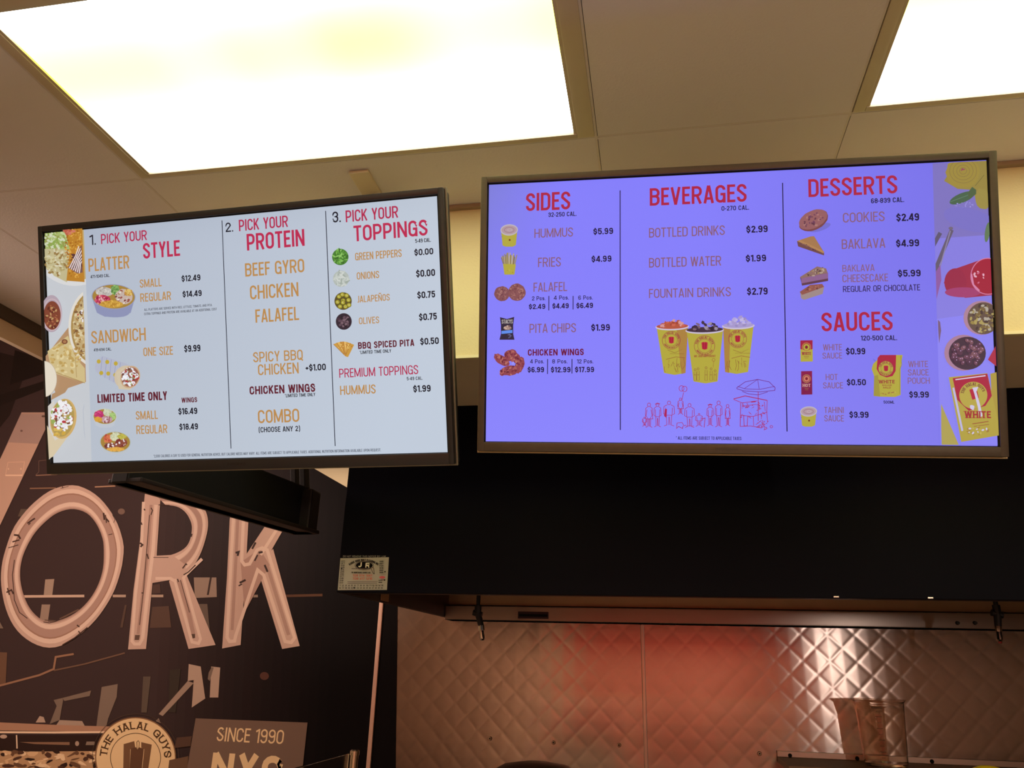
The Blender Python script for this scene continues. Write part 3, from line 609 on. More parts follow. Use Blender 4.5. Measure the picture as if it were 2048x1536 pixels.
for i, tx in enumerate(['HOOD', 'DUCT', 'FAN', 'FILTER', 'ROOF', 'DOOR']): st.text(tx, 760.5, 1125+4.4*i, 768, 1124.8+4.4*i, 1122+4.4*i, K, .2)
st.ell(685, 1137.4, 1.4, 1.4, (12, 12, 12)); st.ell(710, 1176, 1.5, 1.6, (12, 12, 12)); st.ell(771.5, 1144, 1.4, 1.4, (12, 12, 12)); st.ell(770.5, 1160.6, 1.4, 1.4, (12, 12, 12)); st.ell(766, 1155, 6, 2.4, (205, 92, 98)); st.line([(758.5, 1161.5), (766.5, 1161.5)], 1.2, K); st.line([(758.5, 1165), (766, 1165)], 1.6, K)
tag(st.build('service_sticker', ink('sticker_print', False, .5)), 'small grey service sticker with black oval logo on the black hood', 'sticker')

# ------------------------------------------------------------------ menu screens
INKS = ink('screen_pixels', True, .35)
def tv_plane(c, yaw, tilt, roll):
    r, u, f = basis(math.radians(yaw), math.radians(tilt), math.radians(roll)); return Plane(np.array(c)+np.array([0, 0, ZC]), r, u)
def make_tv(pl, label, bez, W, H, mframe, medge, grid_col, logo=None):
    o = Vector(pl.o); t = thing('menu_screen', label, 'screen', tuple(pl.o), 'wall of digital menu screens')
    def M(): return Matrix([[pl.r[0], -pl.n[0], pl.u[0], pl.o[0]], [pl.r[1], -pl.n[1], pl.u[1], pl.o[1]], [pl.r[2], -pl.n[2], pl.u[2], pl.o[2]], [0, 0, 0, 1]])
    l, rr, tp, bt = bez; m = M(); x0, x1, z0, z1 = -W/2, W/2, -H/2, H/2; d0, d1 = -.007, .012
    fr = MB(); fr.box(x0-l, x0, d0, d1, z0-bt, z1+tp, m, .0022); fr.box(x1, x1+rr, d0, d1, z0-bt, z1+tp, m, .0022); fr.box(x0-.001, x1+.001, d0, d1, z1, z1+tp, m, .0022); fr.box(x0-.001, x1+.001, d0, d1, z0-bt, z0, m, .0022)
    fr.build('bezel', mframe, t, True)
    ed = MB(); g = .0035
    ed.box(x0-l-g, x1+rr+g, d1-.004, d1+.004, z1+tp, z1+tp+g, m, .001); ed.box(x0-l-g, x0-l, d1-.004, d1+.004, z0-bt-g, z1+tp, m, .001); ed.box(x1+rr, x1+rr+g, d1-.004, d1+.004, z0-bt-g, z1+tp, m, .001); ed.box(x0-l, x1+rr, d1-.004, d1+.004, z0-bt-g, z0-bt, m, .001)
    ed.build('outer_rim', medge, t)
    MB().box(x0-l, x1+rr, d1, .045, z0-bt, z1+tp, m, .006).box(-.28, .28, .045, .075, -.20, .12, m, .01).build('back_cover', M_blackpl, t, True)
    ib = MB(); k = .0022
    ib.box(x0, x1, -.003, .001, z1-k, z1, m); ib.box(x0, x1, -.003, .001, z0, z0+k*.5, m); ib.box(x0, x0+k, -.003, .001, z0, z1, m); ib.box(x1-k, x1, -.003, .001, z0, z1, m); ib.build('inner_gasket', M_dark, t)
    # lit panel: vertex grid, backlight slightly uneven
    nx, ny = 24, 14; v = []; f = []; cc = []
    for j in range(ny+1):
        for i in range(nx+1): v.append(tuple(pl.W(x0+W*i/nx, z0+H*j/ny, 0)-pl.o)); cc.append((*lin(grid_col(i/nx, j/ny)), 1))
    for j in range(ny):
        for i in range(nx): a = j*(nx+1)+i; f.append((a, a+1, a+nx+2, a+nx+1))
    me = bpy.data.meshes.new('display'); me.from_pydata(v, [], f); at = me.color_attributes.new('tint', 'FLOAT_COLOR', 'POINT'); at.data.foreach_set('color', [q for c in cc for q in c]); me.update()
    disp = link('display', me, INKS, t)
    return t, disp
W43, H43 = .952, .5355
P1 = tv_plane((-.894, 1.427, .660), 1.31, 19.78, -.05); P2 = tv_plane((.149, 1.415, .665), -.27, 15.23, -1.78)
def g1(x, y):
    c = np.array([178, 185, 196])+np.array([14, 18, 22])*min(1, x*.9+(1-y)*.25)+np.array([-4, -2, 4])*y*(1-x)
    e = max(0, 1-abs(y-1)*9); return np.clip(c-e*4, 0, 255)
def g2(x, y):
    c = np.array([129., 125., 250.]); c += np.array([-12, -14, -20])*max(0, (x-.45)/.55); c += np.array([8, 8, 2])*(1-y)*(1-y); c += np.array([-6, 0, -34])*max(0, (1-x*7))*max(0, (y-.55)*2.2)
    return np.clip(c, 0, 255)
bz1 = mat('matt_black_bezel', (46, 46, 50), .34, var=.1); bz2 = mat('brushed_dark_bezel', (96, 88, 76), .42, .4, var=.14, scale=60); 
tv1, d1 = make_tv(P1, 'white digital menu screen at the left headed pick your style, protein and toppings', (.0115, .012, .014, .024), W43, H43, bz1, mat('grey_rim', (150, 145, 128), .4, .3), g1)
tv2, d2 = make_tv(P2, 'purple-tinted digital menu screen at the right listing sides, beverages, desserts and sauces', (.0135, .0140, .0135, .0185), W43, H43, bz2, mat('champagne_rim', (190, 172, 130), .4, .5), g2)
CRIM, CRIM2, GO, BK, MAR = (178, 38, 78), (186, 40, 80), (186, 138, 80), (14, 18, 34), (96, 28, 44)
def T(plane, disp, name, rows, col, wt):
    for r in rows:
        a = Art(plane, .0006); a.text(r[0], *r[1:6], r[6] if len(r) > 6 else col, r[7] if len(r) > 7 else wt); a.build(name, INKS, disp)
LT, RG, BD = .115, .135, .19
T(P1, d1, 'heading_text', [('1.', 180, 490.5, 192.5, 489.5, 470, BK), ('PICK YOUR', 202.7, 487.8, 294.5, 480.6, 467.9), ('STYLE', 287, 517.7, 360.7, 511.8, 486.4, CRIM2, .15), ('2.', 451.6, 464.4, 467, 463.2, 445.6, BK), ('PICK YOUR', 478.5, 462.5, 576.5, 453.8, 439.8), ('PROTEIN', 494.5, 501.2, 609.8, 491.8, 467.9, CRIM2, .15), ('3.', 665.5, 445.6, 682, 444, 423.8, BK), ('PICK YOUR', 692, 444.5, 796.8, 435.5, 421), ('TOPPINGS', 708.2, 483.1, 855.8, 470.9, 451.5, CRIM2, .15), ('PREMIUM TOPPINGS', 678.9, 755.3, 837, 748.5, 737.3, CRIM, LT)], CRIM, RG)
T(P1, d1, 'item_text', [('PLATTER', 177.7, 543.7, 259.3, 536.3, 517.7), ('SMALL', 280.2, 575.9, 323.8, 572.4, 559.3), ('REGULAR', 281.2, 604, 342.7, 599.7, 587), ('SANDWICH', 183.5, 687.9, 292.3, 680.6, 662.5), ('ONE SIZE', 287.4, 712.9, 346.6, 708.9, 695.7), ('SMALL', 272.4, 839.6, 316.3, 837.7, 822.6), ('REGULAR', 273.4, 868.1, 335.3, 866.2, 850.9), ('BEEF GYRO', 491, 553.9, 609.3, 544, 527.2), ('CHICKEN', 500.8, 599.6, 597.6, 592.1, 571.7), ('FALAFEL', 511.6, 645.5, 598.7, 640, 619),
    ('GREEN PEPPERS', 710.8, 520.6, 803.8, 514.3, 505.4), ('ONIONS', 714, 559.3, 758.8, 556.2, 544.8), ('JALAPEÑOS', 714.7, 605.5, 780, 601, 592), ('OLIVES', 718.3, 649, 758.8, 646, 635.5), ('SPICY BBQ', 506.9, 723.9, 606.2, 720.9, 703.3), ('CHICKEN', 516.7, 750.9, 598, 746.6, 729), ('COMBO', 516.7, 847, 599.2, 843.4, 820.5), ('HUMMUS', 680.8, 790, 751.8, 787, 771.7)], GO, RG)
T(P1, d1, 'offer_text', [('LIMITED TIME ONLY', 195.6, 806.4, 334.9, 799.2, 789.4), ('WINGS', 363.6, 806, 394.8, 803.7, 795.9), ('CHICKEN WINGS', 499.8, 789.5, 631, 783.4, 773), ('BBQ SPICED PITA', 716.6, 697.9, 828.9, 692, 684.5)], MAR, BD)
T(P1, d1, 'price_text', [('$12.49', 363.6, 563.6, 401.3, 560.7, 551.5), ('$14.49', 365.7, 594.8, 403.8, 591.9, 582.7), ('$9.99', 369, 704.5, 401.3, 702.1, 691.2), ('$16.49', 357.3, 829.5, 395, 827.5, 816.8), ('$18.49', 359.3, 860.3, 396.4, 858.4, 848), ('$0.00', 829, 510.7, 867, 509.4, 497.9), ('$0.00', 832.6, 553.9, 870.6, 552.3, 540), ('$0.75', 835, 596.8, 870.6, 595.2, 583.4), ('$0.75', 838.5, 641.3, 874, 639, 627.7), ('$0.50', 840.8, 689.7, 878, 688, 676.3), ('+$1.00', 611.6, 742, 652.2, 740.3, 729), ('$1.99', 826.8, 784.6, 861.7, 783, 771.2)], BK, BD)
T(P1, d1, 'small_print', [('471-1049 CAL.', 181.6, 556.8, 220.2, 553.8, 550.5), ('419-694 CAL.', 188, 702.9, 223.6, 700.9, 697), ('5-49 CAL.', 830.8, 485.9, 862, 483.8, 478), ('5-49 CAL.', 813.9, 760.7, 845.5, 759.5, 754), ('*LIMITED TIME ONLY', 570, 794.7, 631, 792.3, 788), ('*LIMITED TIME ONLY', 719.4, 708, 782.7, 705.2, 701.4), ('(CHOOSE ANY 2)', 517.9, 865, 600.6, 862, 854.5),
    ('ALL PLATTERS ARE SERVED WITH RICE, LETTUCE, TOMATO, AND PITA.', 289, 622.2, 425.3, 612, 617.6, (60, 62, 72), .13), ('EXTRA TOPPINGS AND PROTEIN ARE AVAILABLE AT AN ADDITIONAL COST', 289, 630.4, 434.5, 620.6, 625.6, (60, 62, 72), .13),
    ('*2,000 CALORIES A DAY IS USED FOR GENERAL NUTRITION ADVICE, BUT CALORIE NEEDS MAY VARY. ALL ITEMS ARE SUBJECT TO APPLICABLE TAXES. ADDITIONAL NUTRITION INFORMATION AVAILABLE UPON REQUEST.', 307.5, 916.5, 763, 900.5, 911.2, (70, 76, 90), .13)], (20, 22, 34), .16)
def divider(plane, disp, x0, y0, x1, y1, wd, col):
    a = Art(plane, .0006); A, B = plane.P(x0, y0), plane.P(x1, y1); x = (A[0]+B[0])/2; k = wd*.00045
    a.polyL([(x-k, B[1]), (x+k, B[1]), (x+k, A[1]), (x-k, A[1])], col); a.build('divider_line', INKS, disp)
divider(P1, d1, 443.5, 441, 463, 897, 2, (24, 30, 50)); divider(P1, d1, 649.5, 422, 672.5, 892, 2, (24, 30, 50))
def dish(plane, disp, cx, cy, rx, ry, depth, body, parts, n=90, rim=(150, 155, 185), rot=2):
    a = Art(plane, .0006)
    a.poly([(cx-rx, cy), (cx+rx, cy-2), (cx+rx*.78, cy+depth*.8), (cx+rx*.45, cy+depth), (cx-rx*.4, cy+depth), (cx-rx*.76, cy+depth*.8)], body); a.ell(cx, cy+depth-ry*.35, rx*.72, ry*.4, body, rot)
    a.ell(cx, cy, rx, ry, rim, rot, 36); a.ell(cx, cy, rx-1.6, ry-1.3, (165, 130, 60), rot, 36)
    for (dx, dy, sx, sy, base, cols) in parts:
        a.ell(cx+dx, cy+dy, sx, sy, base, 0, 14, .08); a.specks(cx+dx, cy+dy, sx, sy, max(14, n*2//len(parts)), cols, .9, 2.6)
    return a
a = dish(P1, d1, 227.5, 593.5, 44, 25, 40, (140, 146, 182), [(-18, -10, 18, 9, (188, 182, 176), [(210, 204, 196), (165, 155, 150)]), (4, -14, 9, 10, (120, 160, 90), [(150, 190, 110), (90, 130, 70)]), (-22, 6, 16, 10, (180, 55, 90), [(215, 90, 110), (150, 30, 60), (225, 170, 170)]), (22, 0, 17, 15, (195, 175, 165), [(150, 80, 70), (225, 215, 205), (170, 130, 100), (120, 60, 60)]), (-2, 15, 24, 7, (200, 155, 65), [(220, 175, 80), (180, 130, 50)]), (32, -8, 8, 7, (205, 170, 90), [(220, 190, 110), (190, 140, 70)])])
a.build('platter_picture', INKS, d1)
a = dish(P1, d1, 210, 833, 24, 16, 22, (190, 196, 206), [(-11, -4, 10, 8, (190, 55, 110), [(215, 80, 130), (160, 40, 90)]), (5, -8, 9, 7, (190, 195, 165), [(205, 210, 180)]), (16, -1, 6, 8, (150, 180, 110), [(170, 200, 120)]), (4, 6, 12, 7, (190, 150, 160), [(225, 205, 215), (150, 90, 90)]), (-12, 6, 8, 5, (205, 150, 60), [(215, 160, 60)])], 40, (195, 200, 190)); a.build('small_platter_picture', INKS, d1)
a = dish(P1, d1, 231, 884, 31, 21, 24, (186, 192, 200), [(-14, -7, 10, 8, (195, 100, 70), [(215, 120, 80), (180, 70, 60)]), (2, -10, 12, 9, (195, 200, 165), [(215, 215, 180)]), (-10, 8, 12, 7, (130, 70, 60), [(235, 225, 225), (110, 50, 45)]), (12, 2, 13, 9, (140, 75, 60), [(235, 225, 225), (120, 50, 45)]), (14, -11, 9, 5, (170, 165, 70), [(190, 180, 80)]), (2, 14, 18, 4, (215, 160, 70), [(225, 170, 80)])], 60, (175, 185, 180)); a.build('large_platter_picture', INKS, d1)
a = Art(P1, .0006)  # wrapped sandwich
a.poly([(193, 732), (196, 718), (207, 712), (250, 726), (262, 732), (240, 770), (232, 768), (198, 748)], (178, 182, 200)); a.ell(200, 731, 9, 16, (178, 182, 200), 12)
for i in range(5): a.line([(205+9*i, 713+3*i), (201+9*i, 752+4*i)], .8, (140, 145, 185))
for (x, y) in [(198, 723), (215, 724), (232, 727), (203, 746), (217, 747), (231, 750)]: a.ell(x, y, 4, 4.2, (190, 165, 60))
a.ell(253, 755, 24, 24, (205, 190, 165), 35, 30); a.poly([(233, 745), (238, 778), (262, 780), (250, 735)], (208, 194, 168)); a.ell(261, 754, 19, 23, (200, 165, 130), 25, 26); a.ell(261, 754, 17, 20, (150, 95, 80), 25, 22)
a.specks(261, 754, 17, 20, 90, [(235, 235, 240), (240, 240, 245), (150, 165, 90), (170, 60, 60), (220, 222, 230), (110, 70, 60)], 1.2, 3.2); a.build('sandwich_picture', INKS, d1)
for (cx, cy, r, base, cols, nm) in [(680.8, 514, 16.4, (70, 125, 50), [(120, 180, 80), (90, 150, 60), (140, 195, 100), (55, 100, 40)], 'green_pepper_picture'), (682.4, 557.6, 16.3, (178, 186, 180), [(195, 202, 196), (160, 170, 162), (205, 210, 205)], 'onion_picture')]:
    a = Art(P1, .0006); a.ell(cx, cy, r, r, base, 0, 30); a.specks(cx, cy, r*.95, r*.95, 45, cols, 1.2, 3.4, 0, 3.5); a.build(nm, INKS, d1)
a = Art(P1, .0006); a.ell(686.4, 602.2, 17.3, 17.6, (92, 80, 44), 0, 30)
for i, (dx, dy) in enumerate([(0, -1), (7, -11), (-8, -9), (-11, 2), (11, -2), (-6, 11), (5, 11), (12, 8), (0, 3), (-1, -13)]):
    a.ell(686.4+dx, 602.2+dy, 5, 4.8, (170, 160, 50), 0, 12); a.ring(686.4+dx, 602.2+dy, 4.6, 4.4, .8, (95, 90, 30), 12); a.ell(686.4+dx, 602.2+dy, 2.2, 2, (205, 200, 110)); a.specks(686.4+dx, 602.2+dy, 2, 2, 2, [(120, 70, 40)], .5, .9)
a.build('jalapeno_picture', INKS, d1)
a = Art(P1, .0006); a.ell(687.8, 643, 16, 16.6, (52, 40, 52), 0, 30)
for i in range(34):
    an = random.uniform(0, 6.28); q = math.sqrt(random.random())*12; a.ell(687.8+q*math.cos(an), 643+q*math.sin(an), 3.2, 2.5, random.choice([(95, 72, 85), (70, 50, 62), (120, 95, 105), (45, 35, 45)]), random.uniform(0, 180), 10)
a.build('olive_picture', INKS, d1)
a = Art(P1, .0006)
for k in range(6):
    x0 = 667+k*6.8; a.poly([(x0, 690-7*math.sin((k+.5)/6.5*3.1)), (x0+7.6, 690-7*math.sin((k+1.5)/6.5*3.1)), (694+k*.5, 714), (690, 712)], [(205, 155, 70), (222, 178, 95), (195, 140, 60), (225, 180, 100), (212, 165, 80), (200, 150, 65)][k])
    a.line([(x0, 690-7*math.sin((k+.5)/6.5*3.1)), (691, 712)], .9, (165, 105, 45))
a.specks(690, 692, 16, 7, 20, [(235, 200, 120), (180, 110, 50)], .6, 1.3); a.build('pita_picture', INKS, d1)
# food photo strip of the left screen
c1 = [(89.2, 466), (167.5, 457.5), (175.5, 640), (183.5, 925), (106.8, 926)]
a = Art(P1, .0005, clip=c1); a.poly([(80, 450), (190, 450), (190, 930), (80, 930)], (196, 200, 206)); a.ell(150, 483, 88, 89, (214, 214, 214), 0, 48); a.ell(150, 479, 82, 82, (190, 165, 110), 0, 48)
a.poly([(84, 455), (144, 455), (143, 500), (90, 500)], (168, 182, 110)); a.specks(115, 480, 29, 20, 120, [(190, 205, 150), (140, 165, 80), (205, 212, 180), (150, 150, 80)], 1.5, 3.8)
a.poly([(88, 498), (142, 500), (136, 565), (110, 552), (95, 532)], (192, 182, 140)); a.specks(115, 525, 25, 28, 90, [(212, 205, 175), (175, 160, 110), (150, 120, 70), (205, 195, 150)], 1.5, 3.6)
a.poly([(131, 455), (190, 455), (190, 566), (136, 562), (143, 500)], (186, 128, 44)); a.specks(155, 500, 22, 62, 200, [(206, 152, 60), (160, 98, 30), (190, 120, 40), (215, 165, 75)], 1, 2.4)
a.specks(144, 464, 14, 7, 24, [(185, 90, 70), (205, 120, 100)], 1.5, 3.5); a.poly([(168, 492), (178, 500), (178, 545), (160, 548), (142, 536), (158, 512)], (120, 85, 80)); a.specks(160, 525, 14, 20, 30, [(90, 55, 55), (150, 110, 105)], 1.5, 3.4)
for k in range(6): a.line([(166+k*3-2, 494+k*4), (158+k*2, 512+k*3), (145+k*4, 538+k*2)], 1.8, (232, 220, 220))
a.ell(110, 628, 21, 37, (178, 160, 172), 0, 30); a.ell(111, 632, 17, 29, (128, 66, 48), 0, 30); a.ring(111, 630, 18, 31, 1.6, (205, 180, 185)); a.specks(111, 634, 15, 25, 40, [(170, 105, 70), (190, 150, 100), (95, 45, 35)], 1.2, 3)
a.poly([(96, 716), (150, 648), (190, 640), (190, 760), (118, 785)], (178, 140, 104)); a.ell(200, 655, 56, 80, (222, 216, 205), 0, 44); a.ell(200, 655, 51, 74, (170, 138, 80), 0, 44); a.ell(202, 655, 49, 71, (190, 166, 118), 0, 44); a.specks(170, 655, 16, 62, 110, [(215, 200, 160), (165, 125, 70), (205, 180, 130), (130, 95, 60)], 1.6, 4); a.specks(172, 632, 8, 16, 14, [(185, 70, 70), (90, 60, 50), (230, 225, 225)], 1.5, 3)
a.poly([(104, 703), (145, 672), (160, 715), (185, 745), (185, 768), (122, 748), (110, 732)], (206, 186, 134)); a.specks(140, 718, 32, 34, 60, [(222, 205, 155), (186, 155, 90), (200, 170, 105)], 1.5, 4.5); a.ell(139, 684, 6, 5, (120, 70, 50)); a.ell(139, 684, 3.5, 3, (170, 120, 80)); a.line([(122, 745), (185, 768)], 1.2, (165, 130, 80)); a.line([(160, 715), (163, 755)], 1, (170, 140, 90))
a.ell(98, 758, 26, 36, (226, 216, 198), 0, 36); a.ring(98, 758, 25.5, 35.5, 1, (190, 172, 150)); a.poly([(114, 788), (150, 770), (140, 785), (112, 800)], (176, 140, 105))
a.poly([(106, 812), (118, 800), (128, 880), (122, 905), (108, 918)], (212, 206, 198)); a.poly([(108, 916), (104, 850), (120, 880), (160, 852), (140, 880), (116, 912)], (214, 198, 166)); a.ell(136.5, 837, 26, 40, (206, 170, 105), 8, 30); a.ell(135, 836, 23, 37, (176, 150, 84), 8, 30)
a.specks(135, 832, 22, 33, 150, [(238, 236, 238), (232, 230, 235), (150, 170, 90), (178, 60, 68), (228, 226, 232), (120, 80, 60), (240, 240, 242)], 1.5, 4.2); a.specks(131, 862, 14, 9, 16, [(205, 165, 70), (215, 180, 90)], 2, 4)
a.line([(182, 800), (178, 820), (180, 860), (183, 880)], 1.2, (180, 186, 198)); a.build('food_photo_strip', INKS, d1)
# ---- right screen
P2C, P2G, P2K, P2M = (170, 28, 66), (134, 90, 116), (10, 8, 56), (104, 12, 58)
T(P2, d2, 'heading_text', [('SIDES', 1052, 422, 1140.5, 419.3, 386.5), ('BEVERAGES', 1299.6, 411.5, 1493.4, 403.8, 376.5), ('DESSERTS', 1617, 394.5, 1794.8, 386.8, 358.7), ('SAUCES', 1643.2, 662.8, 1785.5, 660.9, 625.3)], P2C, .145)
T(P2, d2, 'item_text', [('HUMMUS', 1068.8, 476.2, 1146, 473.2, 458), ('FRIES', 1076.1, 534.7, 1121.7, 532.9, 515.9), ('FALAFEL', 1067, 583.9, 1134.5, 582, 565.7), ('PITA CHIPS', 1059, 666.7, 1152, 664.2, 648.5), ('BOTTLED DRINKS', 1298, 475.8, 1449.6, 469.8, 456.7), ('BOTTLED WATER', 1298, 535.6, 1442.3, 531, 516.4), ('FOUNTAIN DRINKS', 1298, 596.7, 1461.8, 592.5, 578.4), ('COOKIES', 1685.9, 445.4, 1769.3, 442.6, 425.9), ('BAKLAVA', 1683.5, 498.6, 1770.5, 495.3, 479.4), ('BAKLAVA', 1684.7, 543.8, 1749, 542.2, 530.2), ('CHEESECAKE', 1684.9, 564.9, 1776, 562.6, 549.7),
    ('WHITE', 1646, 701.5, 1683.7, 700.3, 689), ('SAUCE', 1645, 717.6, 1684.2, 717.2, 705.5), ('HOT', 1651.4, 760.5, 1675.3, 759.8, 748.4), ('SAUCE', 1646.2, 777.4, 1685.9, 776.5, 765.2), ('WHITE', 1816.6, 734.8, 1855.8, 734, 722.3), ('SAUCE', 1815.9, 751.6, 1857.2, 750.7, 739), ('POUCH', 1815.5, 768.3, 1859.5, 767, 755.9), ('TAHINI', 1648.4, 826.2, 1687.7, 826.2, 814), ('SAUCE', 1648.6, 843.3, 1687.7, 842.6, 830.8)], P2G, .115)
T(P2, d2, 'price_text', [('$5.99', 1186.6, 469.4, 1226.2, 468.1, 457), ('$4.99', 1183, 524.5, 1222.9, 523.2, 512.3), ('2 Pcs.', 1063.9, 601.2, 1090.9, 600.3, 593, P2K, .15), ('4 Pcs.', 1107.7, 599.8, 1137.8, 599.2, 591.5, P2K, .15), ('6 Pcs.', 1156.5, 599.8, 1185.5, 598.9, 591.5, P2K, .15), ('$2.49', 1057.7, 618.8, 1090.6, 617.7, 608.8), ('$4.49', 1104.8, 617.3, 1137.5, 616.7, 607), ('$6.49', 1152.7, 616.7, 1186, 616, 606.2), ('$1.99', 1182.3, 661.9, 1219.8, 661, 649), ('4 Pcs.', 1060.4, 727, 1087.9, 726.7, 718.8, P2K, .15), ('8 Pcs.', 1104.2, 727, 1135, 726.7, 718.8, P2K, .15), ('12 Pcs.', 1153.8, 727, 1186.5, 726.7, 718.8, P2K, .15),
    ('$6.99', 1055.2, 745.2, 1088.1, 744.4, 734.4), ('$12.99', 1101.7, 745.2, 1141, 744.4, 734.4), ('$17.99', 1150, 744.8, 1188.1, 744.2, 734), ('$2.99', 1492.5, 465.8, 1535.3, 464.5, 452.1), ('$1.99', 1491.5, 523.7, 1532.2, 522.6, 510.4), ('$2.79', 1494, 590, 1535.3, 589.2, 576), ('$2.49', 1792.5, 442.6, 1838.2, 441.4, 427.8), ('$4.99', 1792, 493.9, 1838.2, 492.7, 479.8), ('$5.99', 1795.5, 553.9, 1841.2, 552.7, 540.3), ('$0.99', 1692, 709.4, 1730.4, 708.5, 696.6), ('$0.50', 1693.6, 771, 1731.8, 770.4, 758.7), ('$9.99', 1818.3, 795.7, 1857.6, 795, 783.3), ('$3.99', 1698.7, 836.2, 1737, 835, 823.8)], P2K, BD)
T(P2, d2, 'small_print', [('32-250 CAL.', 1096.7, 434.2, 1152.9, 432, 425.3), ('0-270 CAL.', 1442.9, 421.5, 1498, 419.7, 412.5), ('68-839 CAL.', 1742, 406.7, 1808, 404.4, 396.9), ('120-500 CAL.', 1721.7, 681.3, 1793.9, 680.4, 671.5), ('500ML', 1767, 807.4, 1788.5, 807, 801.6), ('REGULAR OR CHOCOLATE', 1685.9, 584.1, 1840, 581.3, 572, (36, 18, 70), .12), ('* ALL ITEMS ARE SUBJECT TO APPLICABLE TAXES', 1352, 880.4, 1482.7, 878.8, 874, (24, 20, 80), .13)], P2K, .165)
T(P2, d2, 'offer_text', [('CHICKEN WINGS', 1055.8, 711.9, 1167.7, 710, 699)], P2M, BD)
for dv in [(1239.5, 381, 1241.5, 860, 2), (1563.9, 366, 1575.2, 863, 2), (1097.7, 592, 1097.7, 621, 1.8), (1146.2, 592, 1146.3, 619, 1.8), (1095.2, 718, 1095.2, 748, 1.8), (1144, 718, 1144, 747, 1.8)]: divider(P2, d2, *dv, (12, 10, 62))
YEL, YEL2 = (176, 166, 62), (158, 146, 60)
def tub(cx, cy, w, h, nm):
    a = Art(P2, .0006); a.poly([(cx-w*.47, cy), (cx+w*.47, cy-1), (cx+w*.38, cy+h*.72), (cx+w*.2, cy+h*.8), (cx-w*.2, cy+h*.8), (cx-w*.38, cy+h*.74)], YEL); a.ell(cx, cy, w/2, h*.27, (186, 178, 190), -3); a.ell(cx, cy, w*.44, h*.21, (176, 150, 160), -3)
    a.ring(cx, cy, w*.28, h*.12, 1.1, (150, 118, 128)); a.ring(cx+1, cy, w*.12, h*.05, 1, (190, 170, 178)); a.ell(cx+1, cy+h*.48, 1.8, 2, (110, 40, 30)); a.line([(cx-w*.42, cy+h*.3), (cx-w*.4, cy+h*.33)], 1, (110, 70, 60)); a.build(nm, INKS, d2)
tub(1018.5, 460, 35, 42, 'hummus_picture'); tub(1617, 823, 34, 38, 'tahini_picture')
a = Art(P2, .0006)
for k in range(22):
    x = 1003+k*1.45; a.line([(1009+k*.9, 538), (x+random.uniform(-2, 2), 503+random.uniform(0, 9)+abs(k-11)*.5)], 1.9, random.choice([(170, 155, 110), (150, 135, 95), (188, 172, 130), (130, 112, 80)]))
a.poly([(1006, 528), (1032, 529), (1029, 549.5), (1009, 549.5)], YEL); a.specks(1019, 542, 9, 6, 8, [(160, 110, 50), (190, 180, 80)], .6, 1.2); a.build('fries_picture', INKS, d2)
a = Art(P2, .0006); a.ell(1004, 587.5, 15.5, 15, (128, 78, 84), 0, 26, .03); a.specks(1004, 587, 14, 13.5, 50, [(150, 98, 98), (105, 58, 68), (165, 115, 110)], .8, 1.8); a.ell(1034, 585, 17.5, 17.5, (132, 80, 84), 0, 26, .03); a.specks(1034, 585, 16, 16, 60, [(155, 102, 100), (108, 60, 66), (170, 118, 110)], .8, 1.9); a.build('falafel_picture', INKS, d2)
a = Art(P2, .0006); a.poly([(1000, 634.5), (1014, 638), (1028.5, 634), (1026.5, 650), (1026.5, 668), (1029, 679.5), (999, 679.5), (1002, 668), (1002, 650)], (42, 36, 58)); a.text('STACYS', 1003.5, 648, 1025.5, 646.5, 640, (190, 182, 180), .13); a.ell(1015, 656, 8, 4, (170, 140, 130)); a.specks(1014, 655, 8, 4, 8, [(205, 180, 165), (120, 90, 90)], .8, 2); a.poly([(1003, 662), (1025, 660), (1025, 666), (1003, 668)], (90, 140, 235)); a.specks(1018, 673, 6, 4, 9, [(110, 110, 150), (80, 80, 120)], .8, 2); a.build('chip_bag_picture', INKS, d2)
a = Art(P2, .0006)
for q, rx, ry, ro in [((1022, 711), 14, 12, 0), ((1003, 720), 18, 9, 33), ((1040, 730), 9, 17, 15), ((1021, 741), 20, 10, -8), ((1030, 716), 11, 10, 20), ((1006, 745), 5, 7, 20)]:
    a.ell(*q, rx, ry, (142, 66, 78), ro, 22, .08); a.specks(*q, rx*.9, ry*.9, 26, [(168, 90, 90), (118, 44, 62), (182, 112, 100), (100, 36, 54)], 1, 2.6, ro)
a.ell(1027, 727, 2.5, 3.5, (150, 145, 250)); a.build('wings_picture', INKS, d2)
RD = (150, 30, 62)
def badge(a, cx, cy, R, txt='THE HALAL GUYS', c=RD, fill=True):
    a.ring(cx, cy, R, R, .8, c); a.ring(cx, cy, R*.66, R*.66, .6, c, 28); a.atext(txt, cx, cy, R*.72, R*.22, -78, 78, c, .2, True); a.atext('AMERICAN HALAL FOOD', cx, cy, R*.92, R*.18, 118+62*2, 118, c, .2, False, inward=True)
    a.poly([(cx-R*.30, cy-R*.32), (cx-R*.04, cy-R*.40), (cx, cy-R*.30), (cx+R*.04, cy-R*.40), (cx+R*.30, cy-R*.32), (cx+R*.26, cy+R*.30), (cx, cy+R*.38), (cx-R*.24, cy+R*.30)], (178, 30, 60)); a.line([(cx-R*.12, cy-R*.3), (cx-R*.10, cy+R*.3)], .7, (120, 20, 40)); a.line([(cx+R*.12, cy-R*.3), (cx+R*.10, cy+R*.3)], .7, (120, 20, 40))
